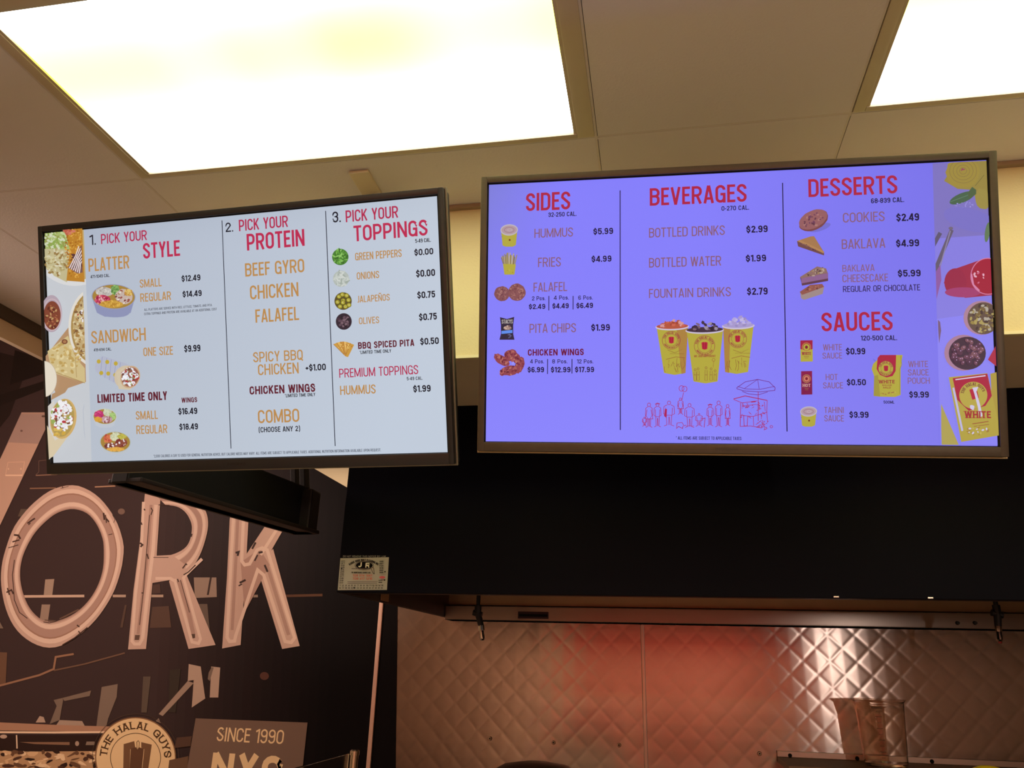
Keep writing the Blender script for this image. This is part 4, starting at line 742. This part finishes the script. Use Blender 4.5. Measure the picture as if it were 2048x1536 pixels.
def cup(xl, xr, yt, bl, br, yb, cols, icey, nm, front):
    a = Art(P2, .0006+(.0004 if front else 0)); cx = (xl+xr)/2
    a.poly([(xl+1, yt), (xr-1, yt), (br, yb-3), ((bl+br)/2, yb+1), (bl, yb-3)], YEL)
    if front != 1: a.poly([((xr*.62+xl*.38), yt), (xr-1, yt), (br, yb-3), (br-8, yb-1)] if front == 0 else [(xl+1, yt), (xl+(xr-xl)*.25, yt), (bl+8, yb-1), (bl, yb-3)], (168, 128, 62))
    a.ell(cx, yt, (xr-xl)/2+1.2, 6.8, (200, 190, 215), -1.5, 34); a.ell(cx, yt-1.5, (xr-xl)/2-.8, 5.4, cols[0], -1.5, 30)
    for k in range(26):
        t = random.uniform(-.82, .82); hh = (1-t*t)*icey
        a.ell(cx+t*(xr-xl)/2*.86, yt-1-random.uniform(0, hh), random.uniform(3, 6), random.uniform(2, 4), random.choice(cols), random.uniform(-40, 40), 5, .2)
    return a
a = cup(1312, 1377, 654, 1328, 1371, 749, [(178, 84, 62), (200, 100, 80), (160, 66, 50), (210, 150, 150)], 14, '', 0)
badge(a, 1342.5, 680.5, 18); 
for k in range(12): x = random.uniform(1330, 1368); a.line([(x, random.uniform(715, 745)), (x+random.uniform(-4, 4), random.uniform(720, 746)), (x+random.uniform(-3, 5), random.uniform(720, 746))], .8, (140, 90, 50))
a.line([(1335, 700), (1350, 706), (1366, 698), (1340, 708), (1368, 708)], .8, (140, 96, 50)); a.line([(1332, 719), (1352, 714), (1370, 716)], .8, (140, 60, 50)); a.build('orange_cup_picture', INKS, d2)
a = cup(1445, 1508, 652, 1450, 1496, 747, [(165, 152, 205), (175, 165, 220), (150, 138, 190), (190, 180, 225)], 17, '', 2)
badge(a, 1475, 678, 18)
for k in range(12): x = random.uniform(1453, 1492); a.line([(x, random.uniform(715, 743)), (x+random.uniform(-4, 4), random.uniform(720, 744)), (x+random.uniform(-3, 5), random.uniform(720, 744))], .8, (140, 90, 50))
a.line([(1466, 700), (1482, 706), (1498, 698), (1470, 707), (1500, 707)], .8, (140, 96, 50)); a.line([(1463, 717), (1482, 712), (1500, 715)], .8, (140, 60, 50)); a.build('ice_cup_picture', INKS, d2)
a = cup(1372, 1447, 661, 1387, 1435, 766, [(58, 44, 62), (90, 74, 92), (38, 28, 44), (150, 138, 160), (120, 96, 110)], 17, '', 1)
badge(a, 1409, 692, 20.5); a.text('WE ARE DIFFERENT', 1388, 715.5, 1431, 713.5, 711.5, (150, 60, 50), .17, True)
for (x, s) in [(1390, 18), (1396, 20), (1412, 22), (1422, 20), (1430, 16)]:
    a.ring(x, 758-s, 2, 2.2, .7, (130, 60, 50), 12); a.line([(x-2, 760-s+2), (x-2.5, 760), (x-1, 762)], .7, (130, 60, 50)); a.line([(x+2, 760-s+2), (x+2.5, 760), (x+1, 762)], .7, (130, 60, 50)); a.line([(x-2, 750), (x+2, 750)], .7, (130, 60, 50))
a.ring(1427, 720, 3, 3, .7, (150, 80, 50), 14); a.line([(1427, 723), (1426, 735)], .6, (150, 80, 50)); a.build('cola_cup_picture', INKS, d2)
# street scene line drawing
a = Art(P2, .0006); LC = (168, 30, 88)
def man(x, y0, h, w, skirt=False, hat=False, arms=0):
    hd = h*.075; a.ring(x, y0-h+hd, hd*.85, hd, 1, LC, 12); b = y0-h+2*hd
    a.line([(x-w*.18, b), (x-w*.5, b+h*.07), (x-w*.55, b+h*.36), (x-w*.35, b+h*.40)], 1, LC); a.line([(x+w*.18, b), (x+w*.5, b+h*.07), (x+w*.55, b+h*.36), (x+w*.35, b+h*.40)], 1, LC)
    if skirt: a.line([(x-w*.3, b+h*.12), (x-w*.55, b+h*.5), (x+w*.6, b+h*.5), (x+w*.3, b+h*.12)], 1, LC)
    else: a.line([(x-w*.33, b+h*.12), (x-w*.3, b+h*.42), (x+w*.3, b+h*.42), (x+w*.33, b+h*.12)], 1, LC)
    a.line([(x-w*.28, b+h*.42), (x-w*.22, y0-2), (x-w*.5, y0)], 1, LC); a.line([(x-w*.03, b+h*.48), (x-w*.05, y0-2)], 1, LC); a.line([(x+w*.05, b+h*.48), (x+w*.1, y0-2)], 1, LC); a.line([(x+w*.28, b+h*.42), (x+w*.22, y0-2), (x+w*.5, y0)], 1, LC)
    if hat: a.line([(x-hd*1.4, y0-h+hd*.6), (x+hd*1.4, y0-h+hd*.4)], 1.4, LC)
man(1298, 855, 49, 13, True); man(1289, 853, 19, 8); man(1315, 854, 48, 13, hat=True); man(1338, 852, 50, 20); a.poly([(1330, 818), (1334, 818), (1333, 836), (1328, 832)], LC); man(1361, 829, 33, 10, True)
a.line([(1364, 800), (1367, 785)], 1, LC); a.ring(1363, 777, 5, 5.5, 1, LC, 16); a.ring(1369, 778, 5, 5.5, 1, LC, 16); man(1379, 855, 48, 18); man(1398, 853, 26, 13); a.line([(1403, 838), (1410, 836), (1408, 855)], 1.2, LC); man(1420, 852, 44, 12, hat=True); man(1437, 854, 52, 13); man(1455, 852, 43, 9, True)
a.line([(1354, 846), (1364, 845), (1368, 852), (1372, 850)], 1, LC); a.line([(1354, 846), (1353, 857), (1357, 853), (1365, 857), (1366, 852)], 1.2, LC); a.line([(1372, 852), (1388, 852)], .8, LC)
a.line([(1473, 776), (1490, 764), (1515, 759), (1538, 764), (1550, 776), (1549, 781), (1520, 784), (1488, 782), (1474, 778), (1473, 776)], 1.1, (110, 24, 120)); a.line([(1515, 759), (1489, 777)], .9, (110, 24, 120)); a.line([(1515, 759), (1518, 778)], .9, (110, 24, 120)); a.line([(1475, 773), (1490, 778), (1519, 779), (1549, 773)], 1, (110, 24, 120)); a.line([(1484, 783), (1497, 788), (1516, 790), (1535, 784)], 1, (110, 24, 120))
a.line([(1516, 784), (1516, 842)], 1.2, LC); a.line([(1467, 798), (1490, 792), (1534, 801)], 1.6, LC); a.line([(1467, 799), (1484, 806), (1514, 802)], 1.1, LC); a.line([(1502, 804), (1511, 803)], 2.5, LC); a.line([(1534, 801), (1533, 824), (1535, 845)], 1.1, LC); a.line([(1481, 806), (1480, 853)], 1.2, LC); a.line([(1487, 830), (1488, 852), (1494, 852), (1495, 832)], 1.2, LC); a.line([(1480, 853), (1500, 852), (1520, 855)], 1.1, LC)
a.line([(1480, 831), (1506, 833), (1534, 824)], 1.1, LC); a.line([(1506, 833), (1507, 852)], 1, LC); a.line([(1528, 804), (1530, 822)], 1, LC); a.line([(1486, 812), (1513, 809)], 1, LC)
for k in range(46):
    x, y = random.choice([(random.uniform(1482, 1528), random.uniform(808, 834)), (random.uniform(1512, 1537), random.uniform(840, 858))]); a.line([(x, y), (x+random.uniform(-4, 4), y+random.uniform(-4, 4)), (x+random.uniform(-4, 4), y+random.uniform(-4, 4))], 1.2, LC)
a.ring(1542, 853.5, 2.6, 2.4, 1, LC, 12); a.build('street_cart_drawing', INKS, d2, 'thin magenta line drawing of a queue at a street cart with umbrella')
# desserts
a = Art(P2, .0006); a.ell(1640, 455, 22, 7, (112, 108, 205), -18); a.ell(1627, 441, 31, 19, (118, 66, 70), -26, 30, .02); a.ell(1626, 439, 30, 17.5, (146, 92, 96), -26, 30, .02); a.specks(1627, 440, 24, 13, 26, [(92, 50, 70), (110, 60, 90), (170, 120, 115)], 1.2, 3, -26); a.build('cookie_picture', INKS, d2)
a = Art(P2, .0006); a.poly([(1594, 482), (1621, 473), (1628, 472.5), (1648, 505), (1648, 511), (1596, 493)], (108, 70, 70)); a.poly([(1594, 482), (1621, 473), (1628, 472.5), (1647, 504)], (162, 118, 78)); a.poly([(1594, 482), (1600, 480), (1648, 503), (1647, 507)], (176, 130, 84)); a.specks(1618, 494, 16, 3, 12, [(80, 46, 56), (130, 92, 90)], .8, 1.8, 25); a.build('baklava_picture', INKS, d2)
a = Art(P2, .0006); a.poly([(1600, 555), (1634, 533), (1652, 537), (1656, 548), (1656, 562), (1604, 571.5)], (92, 56, 72)); a.poly([(1602, 557), (1656, 546), (1656, 557), (1603, 567)], (136, 96, 140)); a.poly([(1600, 554), (1634, 533), (1652, 537), (1655, 546), (1602, 557)], (138, 106, 100)); a.specks(1632, 544, 22, 7, 34, [(180, 160, 140), (80, 60, 60), (160, 130, 90)], .8, 2, -18)
a.poly([(1600, 585), (1620, 570), (1644, 568), (1648, 574), (1645, 588), (1608, 600), (1602, 597)], (156, 136, 134)); a.poly([(1599, 584), (1620, 570), (1644, 568), (1648, 574), (1604, 590)], (142, 84, 76)); a.specks(1626, 577, 18, 6, 20, [(170, 110, 90), (110, 60, 60)], .8, 2, -18); a.build('cheesecake_picture', INKS, d2)
def packet(x0, y0, x1, y1, top, bot, word, nm):
    a = Art(P2, .0006); a.poly([(x0, y0), (x1, y0-.5), (x1+.5, y1), (x0+.5, y1+.5)], bot); ym = y0+(y1-y0)*.5; a.poly([(x0, y0), (x1, y0-.5), (x1, ym-4), ((x0+x1)/2, ym), (x0, ym-4)], top); cx = (x0+x1)/2; cy = y0+(y1-y0)*.32; r = (x1-x0)*.27
    a.ring(cx, cy, r*1.3, r*1.3, .7, (200, 170, 80), 22); a.ell(cx, cy, r, r, YEL if bot == YEL else (200, 120, 100)); a.ell(cx, cy, r*.45, r*.5, (120, 24, 44)); a.text(word, x0+3.2, ym+8, x1-3.2, ym+8, ym+2, (150, 50, 60) if bot == YEL else (205, 160, 150), .2, True); a.line([(x0+7, ym+11), (x1-7, ym+11)], 1, (150, 100, 60)); a.line([(x0+8, ym+14), (x1-8, ym+14)], .8, (150, 100, 60)); a.build(nm, INKS, d2)
packet(1600.5, 681, 1625, 723, (158, 28, 62), YEL, 'WHITE', 'white_sauce_picture'); packet(1602, 742.5, 1624, 789, (134, 24, 74), (122, 22, 72), 'HOT', 'hot_sauce_picture')
a = Art(P2, .0006); a.poly([(1764, 710), (1805, 710), (1801, 735), (1801, 790), (1790, 794), (1760, 793.5), (1747, 792), (1748, 752), (1743, 738), (1746, 728)], YEL); a.poly([(1748, 752), (1756, 750), (1760, 793), (1747, 792)], YEL2); a.poly([(1760, 710), (1792, 710), (1791, 742), (1785, 752), (1773, 755), (1760, 750), (1753, 738), (1755, 716)], (168, 28, 62)); a.ell(1771.5, 737, 15, 15.5, YEL); badge(a, 1771.5, 737, 15); a.line([(1746, 718), (1751, 723)], 2, (110, 110, 220)); a.line([(1801, 712), (1803, 730), (1799, 738), (1799, 788)], 1.2, (150, 138, 50))
a.text('WHITE', 1757, 767, 1789, 767, 760, (150, 40, 54), .2, True); a.text('SAUCE', 1764, 772, 1783, 772, 769, (150, 60, 54), .2); a.text('MILD', 1766, 777, 1781, 777, 773.5, (150, 60, 54), .2); a.specks(1776, 786, 20, 4, 16, [(160, 120, 60), (190, 178, 80)], .8, 1.8); a.build('sauce_pouch_picture', INKS, d2)
c2 = [(1865, 327), (1975, 321.5), (1985, 600), (1996.5, 890.5), (1881, 889.5), (1873, 620)]
a = Art(P2, .0005, clip=c2); a.poly([(1860, 320), (2005, 320), (2005, 470), (1860, 480)], (124, 114, 190)); a.poly([(1860, 478), (2005, 468), (2005, 900), (1860, 900)], (132, 124, 222)); a.poly([(1860, 640), (2005, 620), (2005, 900), (1860, 900)], (136, 130, 240))
a.poly([(1902, 325), (1984, 318), (1984, 410), (1960, 405), (1945, 380), (1915, 378), (1888, 362), (1898, 345)], (150, 132, 66)); a.ell(1926, 345, 34, 32, (156, 136, 62), 0, 24, .06); 
for r in (27, 20, 13, 7): a.ring(1926, 342, r, r*.9, 1, (134, 112, 66), 28)
a.specks(1926, 341, 4, 4, 6, [(140, 70, 100), (150, 60, 90)], 1, 1.8); a.ell(1965, 398, 16, 22, (154, 138, 70), -20, 16, .12); a.line([(1950, 372), (1968, 350)], 1, (110, 100, 50)); a.ell(1924, 396, 27, 9.5, (70, 98, 74), -22, 22); a.line([(1900, 404), (1948, 386)], 1, (100, 130, 110)); a.poly([(1935, 386), (1944, 374), (1952, 380), (1952, 388), (1938, 400)], (76, 96, 66)); a.specks(1928, 412, 20, 10, 40, [(158, 152, 225), (145, 138, 215)], .6, 1.3)
a.ell(1940, 440, 55, 22, (120, 112, 196), 15); a.line([(1873, 553), (1874, 530), (1903, 460)], 8, (98, 88, 110)); a.line([(1872, 560), (1900, 462)], 2.2, (140, 130, 165)); a.line([(1866, 492), (1880, 466)], 8, (92, 84, 112)); a.ell(1901, 457, 4.5, 3, (112, 100, 120)); a.poly([(1870, 545), (1880, 530), (1882, 560), (1872, 600)], (140, 90, 160)); a.ell(1974, 465, 5, 20, (96, 120, 86), 8)
a.poly([(1898, 542), (1955, 522), (1992, 515), (1992, 590), (1930, 596), (1900, 585), (1887, 566)], (156, 40, 70)); a.ell(1910, 565, 22, 28, (150, 38, 70)); a.ell(1925, 585, 36, 10, (160, 60, 110)); a.ell(1975, 553, 34, 36, (160, 30, 56)); a.ring(1975, 553, 34, 36, 1.8, (205, 120, 160)); a.line([(1942, 548), (1946, 570), (1958, 582)], 3, (210, 130, 170)); a.specks(1955, 556, 14, 14, 8, [(225, 170, 190), (200, 100, 130)], 1.2, 3)
a.ell(1962, 636, 36, 34, (170, 128, 150)); a.ell(1966, 637, 32, 32, (96, 76, 66), 0, 30); a.specks(1966, 637, 30, 30, 80, [(150, 130, 70), (118, 96, 60), (170, 152, 90), (70, 52, 50), (175, 165, 150)], 2, 4.5)
a.ell(1925, 706, 38, 36, (166, 124, 150)); a.ell(1933, 707, 37, 33, (62, 40, 58), 0, 30); 
for k in range(48):
    an = random.uniform(0, 6.28); q = math.sqrt(random.random())*29; x, y = 1933+q*math.cos(an)*1.08, 707+q*math.sin(an)*.96; rr = random.uniform(4, 6.5); a.ell(x, y, rr, rr*.72, random.choice([(104, 62, 82), (84, 48, 70), (120, 78, 88), (70, 40, 62)]), random.uniform(0, 180), 12); a.ell(x+1, y-1, 1.3, 1, (190, 150, 190), 0, 6)
a.poly([(1873, 640), (1878, 645), (1880, 662), (1876, 688)], (118, 90, 120)); a.poly([(1973, 720), (1990, 690), (1992, 735)], (168, 36, 66)); a.poly([(1978, 748), (2002, 742), (2002, 872), (1985, 870)], (170, 148, 62)); a.poly([(1880, 808), (1916, 892), (1880, 892)], (172, 158, 84))
a.poly([(1895, 755), (1972, 747), (2000, 870), (1920, 884)], (176, 158, 66)); a.poly([(1903, 757), (1972, 748), (1981, 792), (1968, 812), (1935, 822), (1912, 800)], (166, 26, 60)); a.ell(1944, 791, 28, 27, (180, 162, 70), 0, 36); a.atext('THE HALAL GUYS', 1944, 791, 19.5, 6, -80, 70, (120, 70, 50), .2); a.poly([(1936, 780), (1950, 776), (1955, 796), (1942, 800)], (176, 30, 60)); a.poly([(1942, 776), (1954, 774), (1950, 784), (1958, 812), (1962, 832), (1956, 836), (1953, 815), (1946, 788)], (205, 196, 225))
a.text('WHITE', 1927, 840, 1979, 833, 826, (160, 40, 50), .2, True); a.line([(1942, 848), (1974, 843)], 1.4, (150, 60, 50)); a.line([(1945, 853), (1975, 849)], 1, (150, 80, 50)); a.line([(1904, 776), (1922, 862)], 4, (186, 182, 225)); a.specks(1952, 862, 24, 9, 24, [(195, 180, 90), (160, 120, 60), (205, 195, 225)], 1, 2.6); a.line([(1908, 760), (1968, 752)], 2.2, (210, 200, 225)); a.ell(1942, 815, 5, 5, (205, 196, 225), 0, 10, .3); a.build('sauce_photo_strip', INKS, d2)
# maker lettering on the bezels
bzp = Art(Plane(P2.o, P2.r, P2.u), .0073); A = P2.P(1430, 899.5); B = P2.P(1476, 899.3); bzp.p = P2
zc = -H43/2-.0095; gl, t = layout('INSIGNIA', (B[0]-A[0])/.0062, .16); bzp._glyphs(gl, t, lambda u, v: (A[0]+u*.0062, zc-.003+v*.0062), (92, 86, 84)); bzp.build('maker_lettering', ink('bezel_print', False), tv2)
bzp = Art(P1, .0073); A = P1.P(458, 930); B = P1.P(495, 929.3); gl, t = layout('INSIGNIA', (B[0]-A[0])/.005, .16); bzp._glyphs(gl, t, lambda u, v: (A[0]+u*.005, -H43/2-.0135+v*.005), (60, 56, 54)); bzp.build('maker_lettering', MATS['bezel_print'], tv1)

# ------------------------------------------------------------------ screen mounts
m1 = thing('screen_mount', 'black arm bracket under the white menu screen, reaching back to the soffit', 'bracket', (-1.2, 2.38, ZSOF))
def beam_pt(px, py, y):
    d = CF+CR*((px-1024)/F)-CU*((py-768)/F); return Vector(CAMPOS+d*(y/d[1]))
bA = beam_pt(222, 966, 1.62); bB = beam_pt(592, 1072, 2.40); bB.z = bA.z
MB().bar(bA+Vector((.02, 0, .075)), bB+Vector((.02, 0, .075)), .05, .15, bev=.004).build('arm_beam', M_mount, m1)
MB().bar(bA+Vector((.035, 0, .006)), bB+Vector((.035, 0, .006)), .10, .012, bev=.003).build('arm_flange', mat('arm_underside', (44, 34, 32), .5), m1)
MB().bar(bA+Vector((.0, -.03, .03)), bA+Vector((0, -.03, .28)), .06, .04, bev=.004).build('clamp_plate', M_mount, m1)
pe = bB+Vector((.02, -.035, 0))
MB().box(pe.x-.03, pe.x+.05, pe.y-.03, pe.y+.04, pe.z, pe.z+.14, None, .006).build('end_block', mat('end_block_paint', (36, 28, 26), .5), m1)
MB().bar((pe.x-.02, pe.y, pe.z+.12), (pe.x-.05, pe.y-.02, ZSOF-.012), .018, .04, up=(0, 1, 0), bev=.002).build('strut', M_mount, m1)
MB().bar((pe.x+.012, pe.y, pe.z+.12), (pe.x-.018, pe.y-.02, ZSOF-.012), .018, .04, up=(0, 1, 0), bev=.002).build('strut', M_mount, m1)
MB().box(pe.x-.10, pe.x+.06, pe.y-.07, pe.y+.05, ZSOF-.012, ZSOF).build('ceiling_plate', M_mount, m1)
MB().bar(bA+Vector((0.02, -.03, .16)), (bA.x+.02, 1.56, bA.z+.16), .05, .06, bev=.003).build('screen_joint', M_mount, m1)
m2 = thing('ceiling_bracket', 'beige painted bracket strip on the ceiling above the white menu screen', 'bracket', (-.745, 1.70, ZCEIL))
MB().box(-.775, -.720, 1.645, 1.80, ZCEIL-.009, ZCEIL-.0005, None, .002).build('plate', mat('painted_bracket', (214, 198, 164), .5), m2)
MB().box(-.765, -.728, 1.752, 1.79, ZC+.80, ZCEIL-.009, None, .004).build('drop_post', mat('dull_post', (110, 92, 74), .6), m2)
MB().bar((-.7465, 1.77, ZC+.84), (-.7465, 1.475, ZC+.80), .03, .03, bev=.003).build('tilt_arm', M_mount, m2)
m3 = thing('wall_mount', 'black wall arm holding the purple-tinted menu screen off the soffit, hidden behind the screen', 'bracket', (.15, YSOF, ZC+.84))
MB().box(.03, .27, YSOF-.012, YSOF-.001, ZC+.78, ZC+.90).build('plate', M_mount, m3)
MB().bar((.15, YSOF-.012, ZC+.84), (.15, 1.47, ZC+.70), .05, .05, bev=.003).build('arm', M_mount, m3)

# ceiling strip above tv: hide post top (kept behind the screen)

# ------------------------------------------------------------------ wall shelf, pitcher, tub, counter things
zs = ZC-.325
sh = thing('wall_shelf', 'stainless steel wall shelf at the lower right carrying the clear pitcher', 'shelf', (1.4, YB, zs))
MB().box(.446, XR-.01, 3.28, YB-.02, zs-.02, zs, None, .003).build('shelf_board', mat('dull_shelf_steel', (150, 122, 100), .6, .3), sh)
MB().box(.446, XR-.01, YB-.024, YB-.018, zs, ZC-.302, None, .002).build('rear_upstand', mat('shelf_edge_steel', (190, 165, 150), .35, 1.0), sh)
MB().box(.50, .53, 3.34, YB-.02, zs-.16, zs-.02).build('shelf_support', M_steel, sh); MB().box(2.1, 2.13, 3.34, YB-.02, zs-.16, zs-.02).build('shelf_support', M_steel, sh)
PS = Plane((0, YB-.024, ZC), (1, 0, 0), (0, 0, 1))
for px, py in ((1580, 1511), (1714.5, 1517), (1864, 1523)):
    q = PS.P(px, py); MB().tube((q[0], YB-.024, ZC+q[1]), (q[0], YB-.029, ZC+q[1]), .008, .006, 14).build('screw', M_dark, sh, True)
# clear pitcher
M_clear = mat('clear_polycarbonate', (255, 248, 240), .03, trans=1.0, var=.0, spec=.5); M_clear.node_tree.nodes['Principled BSDF'].inputs['IOR'].default_value = 1.3
yp = 3.42; pr = beam_pt(1757, 1402, yp); pc = Vector((pr.x, yp, zs)); RT, RBm = .088, .076; hz = pr.z-zs+.008
pit = thing('measuring_pitcher', 'clear plastic measuring pitcher with flared rim standing on the wall shelf', 'pitcher', tuple(pc))
def sp(a, z):
    k = max(0, math.cos(a-math.radians(200)))**8; return 1+.16*k*max(0, (z-hz*.86)/(hz*.14))
outer = [(.0, .001), (RBm-.006, .001), (RBm, .008)]+[(RBm+(RT-RBm)*u, .008+(hz-.02)*u) for u in (.2, .4, .6, .8, 1)]+[(RT+.006, hz-.004), (RT+.009, hz)]
inner = [(RT+.006, hz), (RT+.002, hz-.006)]+[(RBm-.003+(RT-RBm)*u, .012+(hz-.024)*u) for u in (1, .8, .6, .4, .2)]+[(RBm-.003, .012), (0, .010)]
MB().lathe(outer+inner, pc, 56, sp).build('jug_body', M_clear, pit, True)
gm = MB(); 
for k in range(9):
    z = hz*(.14+.085*k); a0 = math.radians(252); r = RBm+(RT-RBm)*(z/hz)+.0008; L = .26 if k % 2 else .16
    for s in range(5):
        t0 = a0-L/2+L*s/5; t1 = t0+L/5; gm.add([(pc.x+r*math.cos(t), pc.y+r*math.sin(t), pc.z+z+dz) for t in (t0, t1) for dz in (0, .0025)], [(0, 2, 3, 1)])
r = RT+.0006; gm.add([(pc.x+r*math.cos(t), pc.y+r*math.sin(t), pc.z+hz*.86+dz) for t in (math.radians(238), math.radians(262)) for dz in (0, .006)], [(0, 2, 3, 1)])
gm.build('measure_marks', mat('engraved_marks', (120, 90, 70), .4), pit)['kind'] = 'stuff'
# counter under the hood, with an over-shelf (both below the frame)
ct = thing('prep_counter', 'stainless steel prep counter below the hood, out of frame', 'counter', (.6, 2.6, 0))
MB().box(-.9, 1.9, 2.25, 2.95, .86, .90, None, .004).build('worktop', M_steel, ct); MB().box(-.88, 1.88, 2.30, 2.93, .08, .86).build('cabinet_body', M_steel, ct); MB().box(-.85, 1.85, 2.34, 2.9, 0, .08).build('plinth', M_dark, ct)
ZO = ZC-.40
MB().box(-.6, 1.3, 2.45, 2.80, ZO-.02, ZO, None, .003).build('over_shelf', M_steel, ct)
for x in (-.57, 1.25):
    for y in (2.48, 2.75): MB().box(x, x+.025, y, y+.025, .90, ZO-.02).build('leg', M_steel, ct)
q = beam_pt(1976, 1531, 2.6); Rr = .052
yl = thing('yellow_container', 'yellow round-topped container peeking over the bottom edge, right of the clear pitcher', 'container', (q.x, 2.6, ZO))
hh = q.z-ZO
MB().lathe([(0, .001), (Rr*.86, .001), (Rr*.9, .01), (Rr, hh*.72)], (q.x, 2.6, ZO), 40).build('cup_wall', mat('yellow_plastic', (235, 190, 30), .35), yl, True)
MB().lathe([(Rr*1.05, hh*.70), (Rr*1.07, hh*.78), (Rr*.98, hh*.86), (Rr*.75, hh*.95), (Rr*.4, hh*.99), (0, hh)], (q.x, 2.6, ZO), 40).build('domed_lid', mat('yellow_lid', (245, 205, 35), .3), yl, True)
q = beam_pt(1072, 1524, 2.6)
dk = thing('pan_lid', 'dark brown rounded pan lid just showing at the bottom edge below the steel backsplash', 'lid', (q.x, 2.6, ZO)); hh = q.z-ZO
MB().lathe([(.0, .001), (.155, .001), (.165, .012), (.165, hh*.45), (.150, hh*.70), (.10, hh*.92), (.04, hh), (0, hh)], (q.x, 2.6, ZO), 48).build('dome', mat('dark_brown_enamel', (40, 22, 20), .35), dk, True)
MB().tube((q.x-.16, 2.6, ZO+hh*.4), (q.x-.19, 2.6, ZO+hh*.42), .008, .008, 12).build('handle', M_blackpl, dk, True); MB().tube((q.x+.16, 2.6, ZO+hh*.4), (q.x+.19, 2.6, ZO+hh*.42), .008, .008, 12).build('handle', M_blackpl, dk, True)
# service counter and end glass
sc = thing('service_counter', 'service counter below the menu screens, out of frame', 'counter', (0, 1.7, 0))
MB().box(-2.0, 1.9, 1.30, 2.08, .86, .90, None, .004).build('worktop', M_steel, sc); MB().box(-1.97, 1.87, 1.34, 2.05, 0, .86).build('cabinet_body', mat('counter_front', (120, 90, 70), .6), sc)
q = beam_pt(710, 1499, 2.0)
gp = thing('sneeze_guard', 'chrome post with a clear glass end panel at the bottom, left of the steel backsplash', 'glass guard', (q.x, 2.0, .90))
MB().tube((q.x, 2.0, .90), (q.x, 2.0, q.z-.012), .0095, .0095, 24).tube((q.x, 2.0, .90), (q.x, 2.0, .91), .025, .025, 24).build('post', mat('chrome', (225, 215, 205), .12, 1.0), gp, True)
MB().tube((q.x, 2.0, q.z-.012), (q.x, 2.0, q.z-.003), .0115, .0115, 24).tube((q.x, 2.0, q.z-.003), (q.x, 2.0, q.z), .0115, .008, 24).build('post_cap', MATS['chrome'], gp, True)
MB().tube((q.x, 1.42, .90), (q.x, 1.42, q.z-.012), .0095, .0095, 24).build('post', MATS['chrome'], gp, True)
M_gl = mat('guard_glass', (225, 235, 225), .02, trans=1.0, var=.0); M_gl.node_tree.nodes['Principled BSDF'].inputs['IOR'].default_value = 1.45
MB().box(q.x-.014, q.x-.008, 1.36, 1.985, .93, q.z-.008, None, .001).build('glass_panel', M_gl, gp)
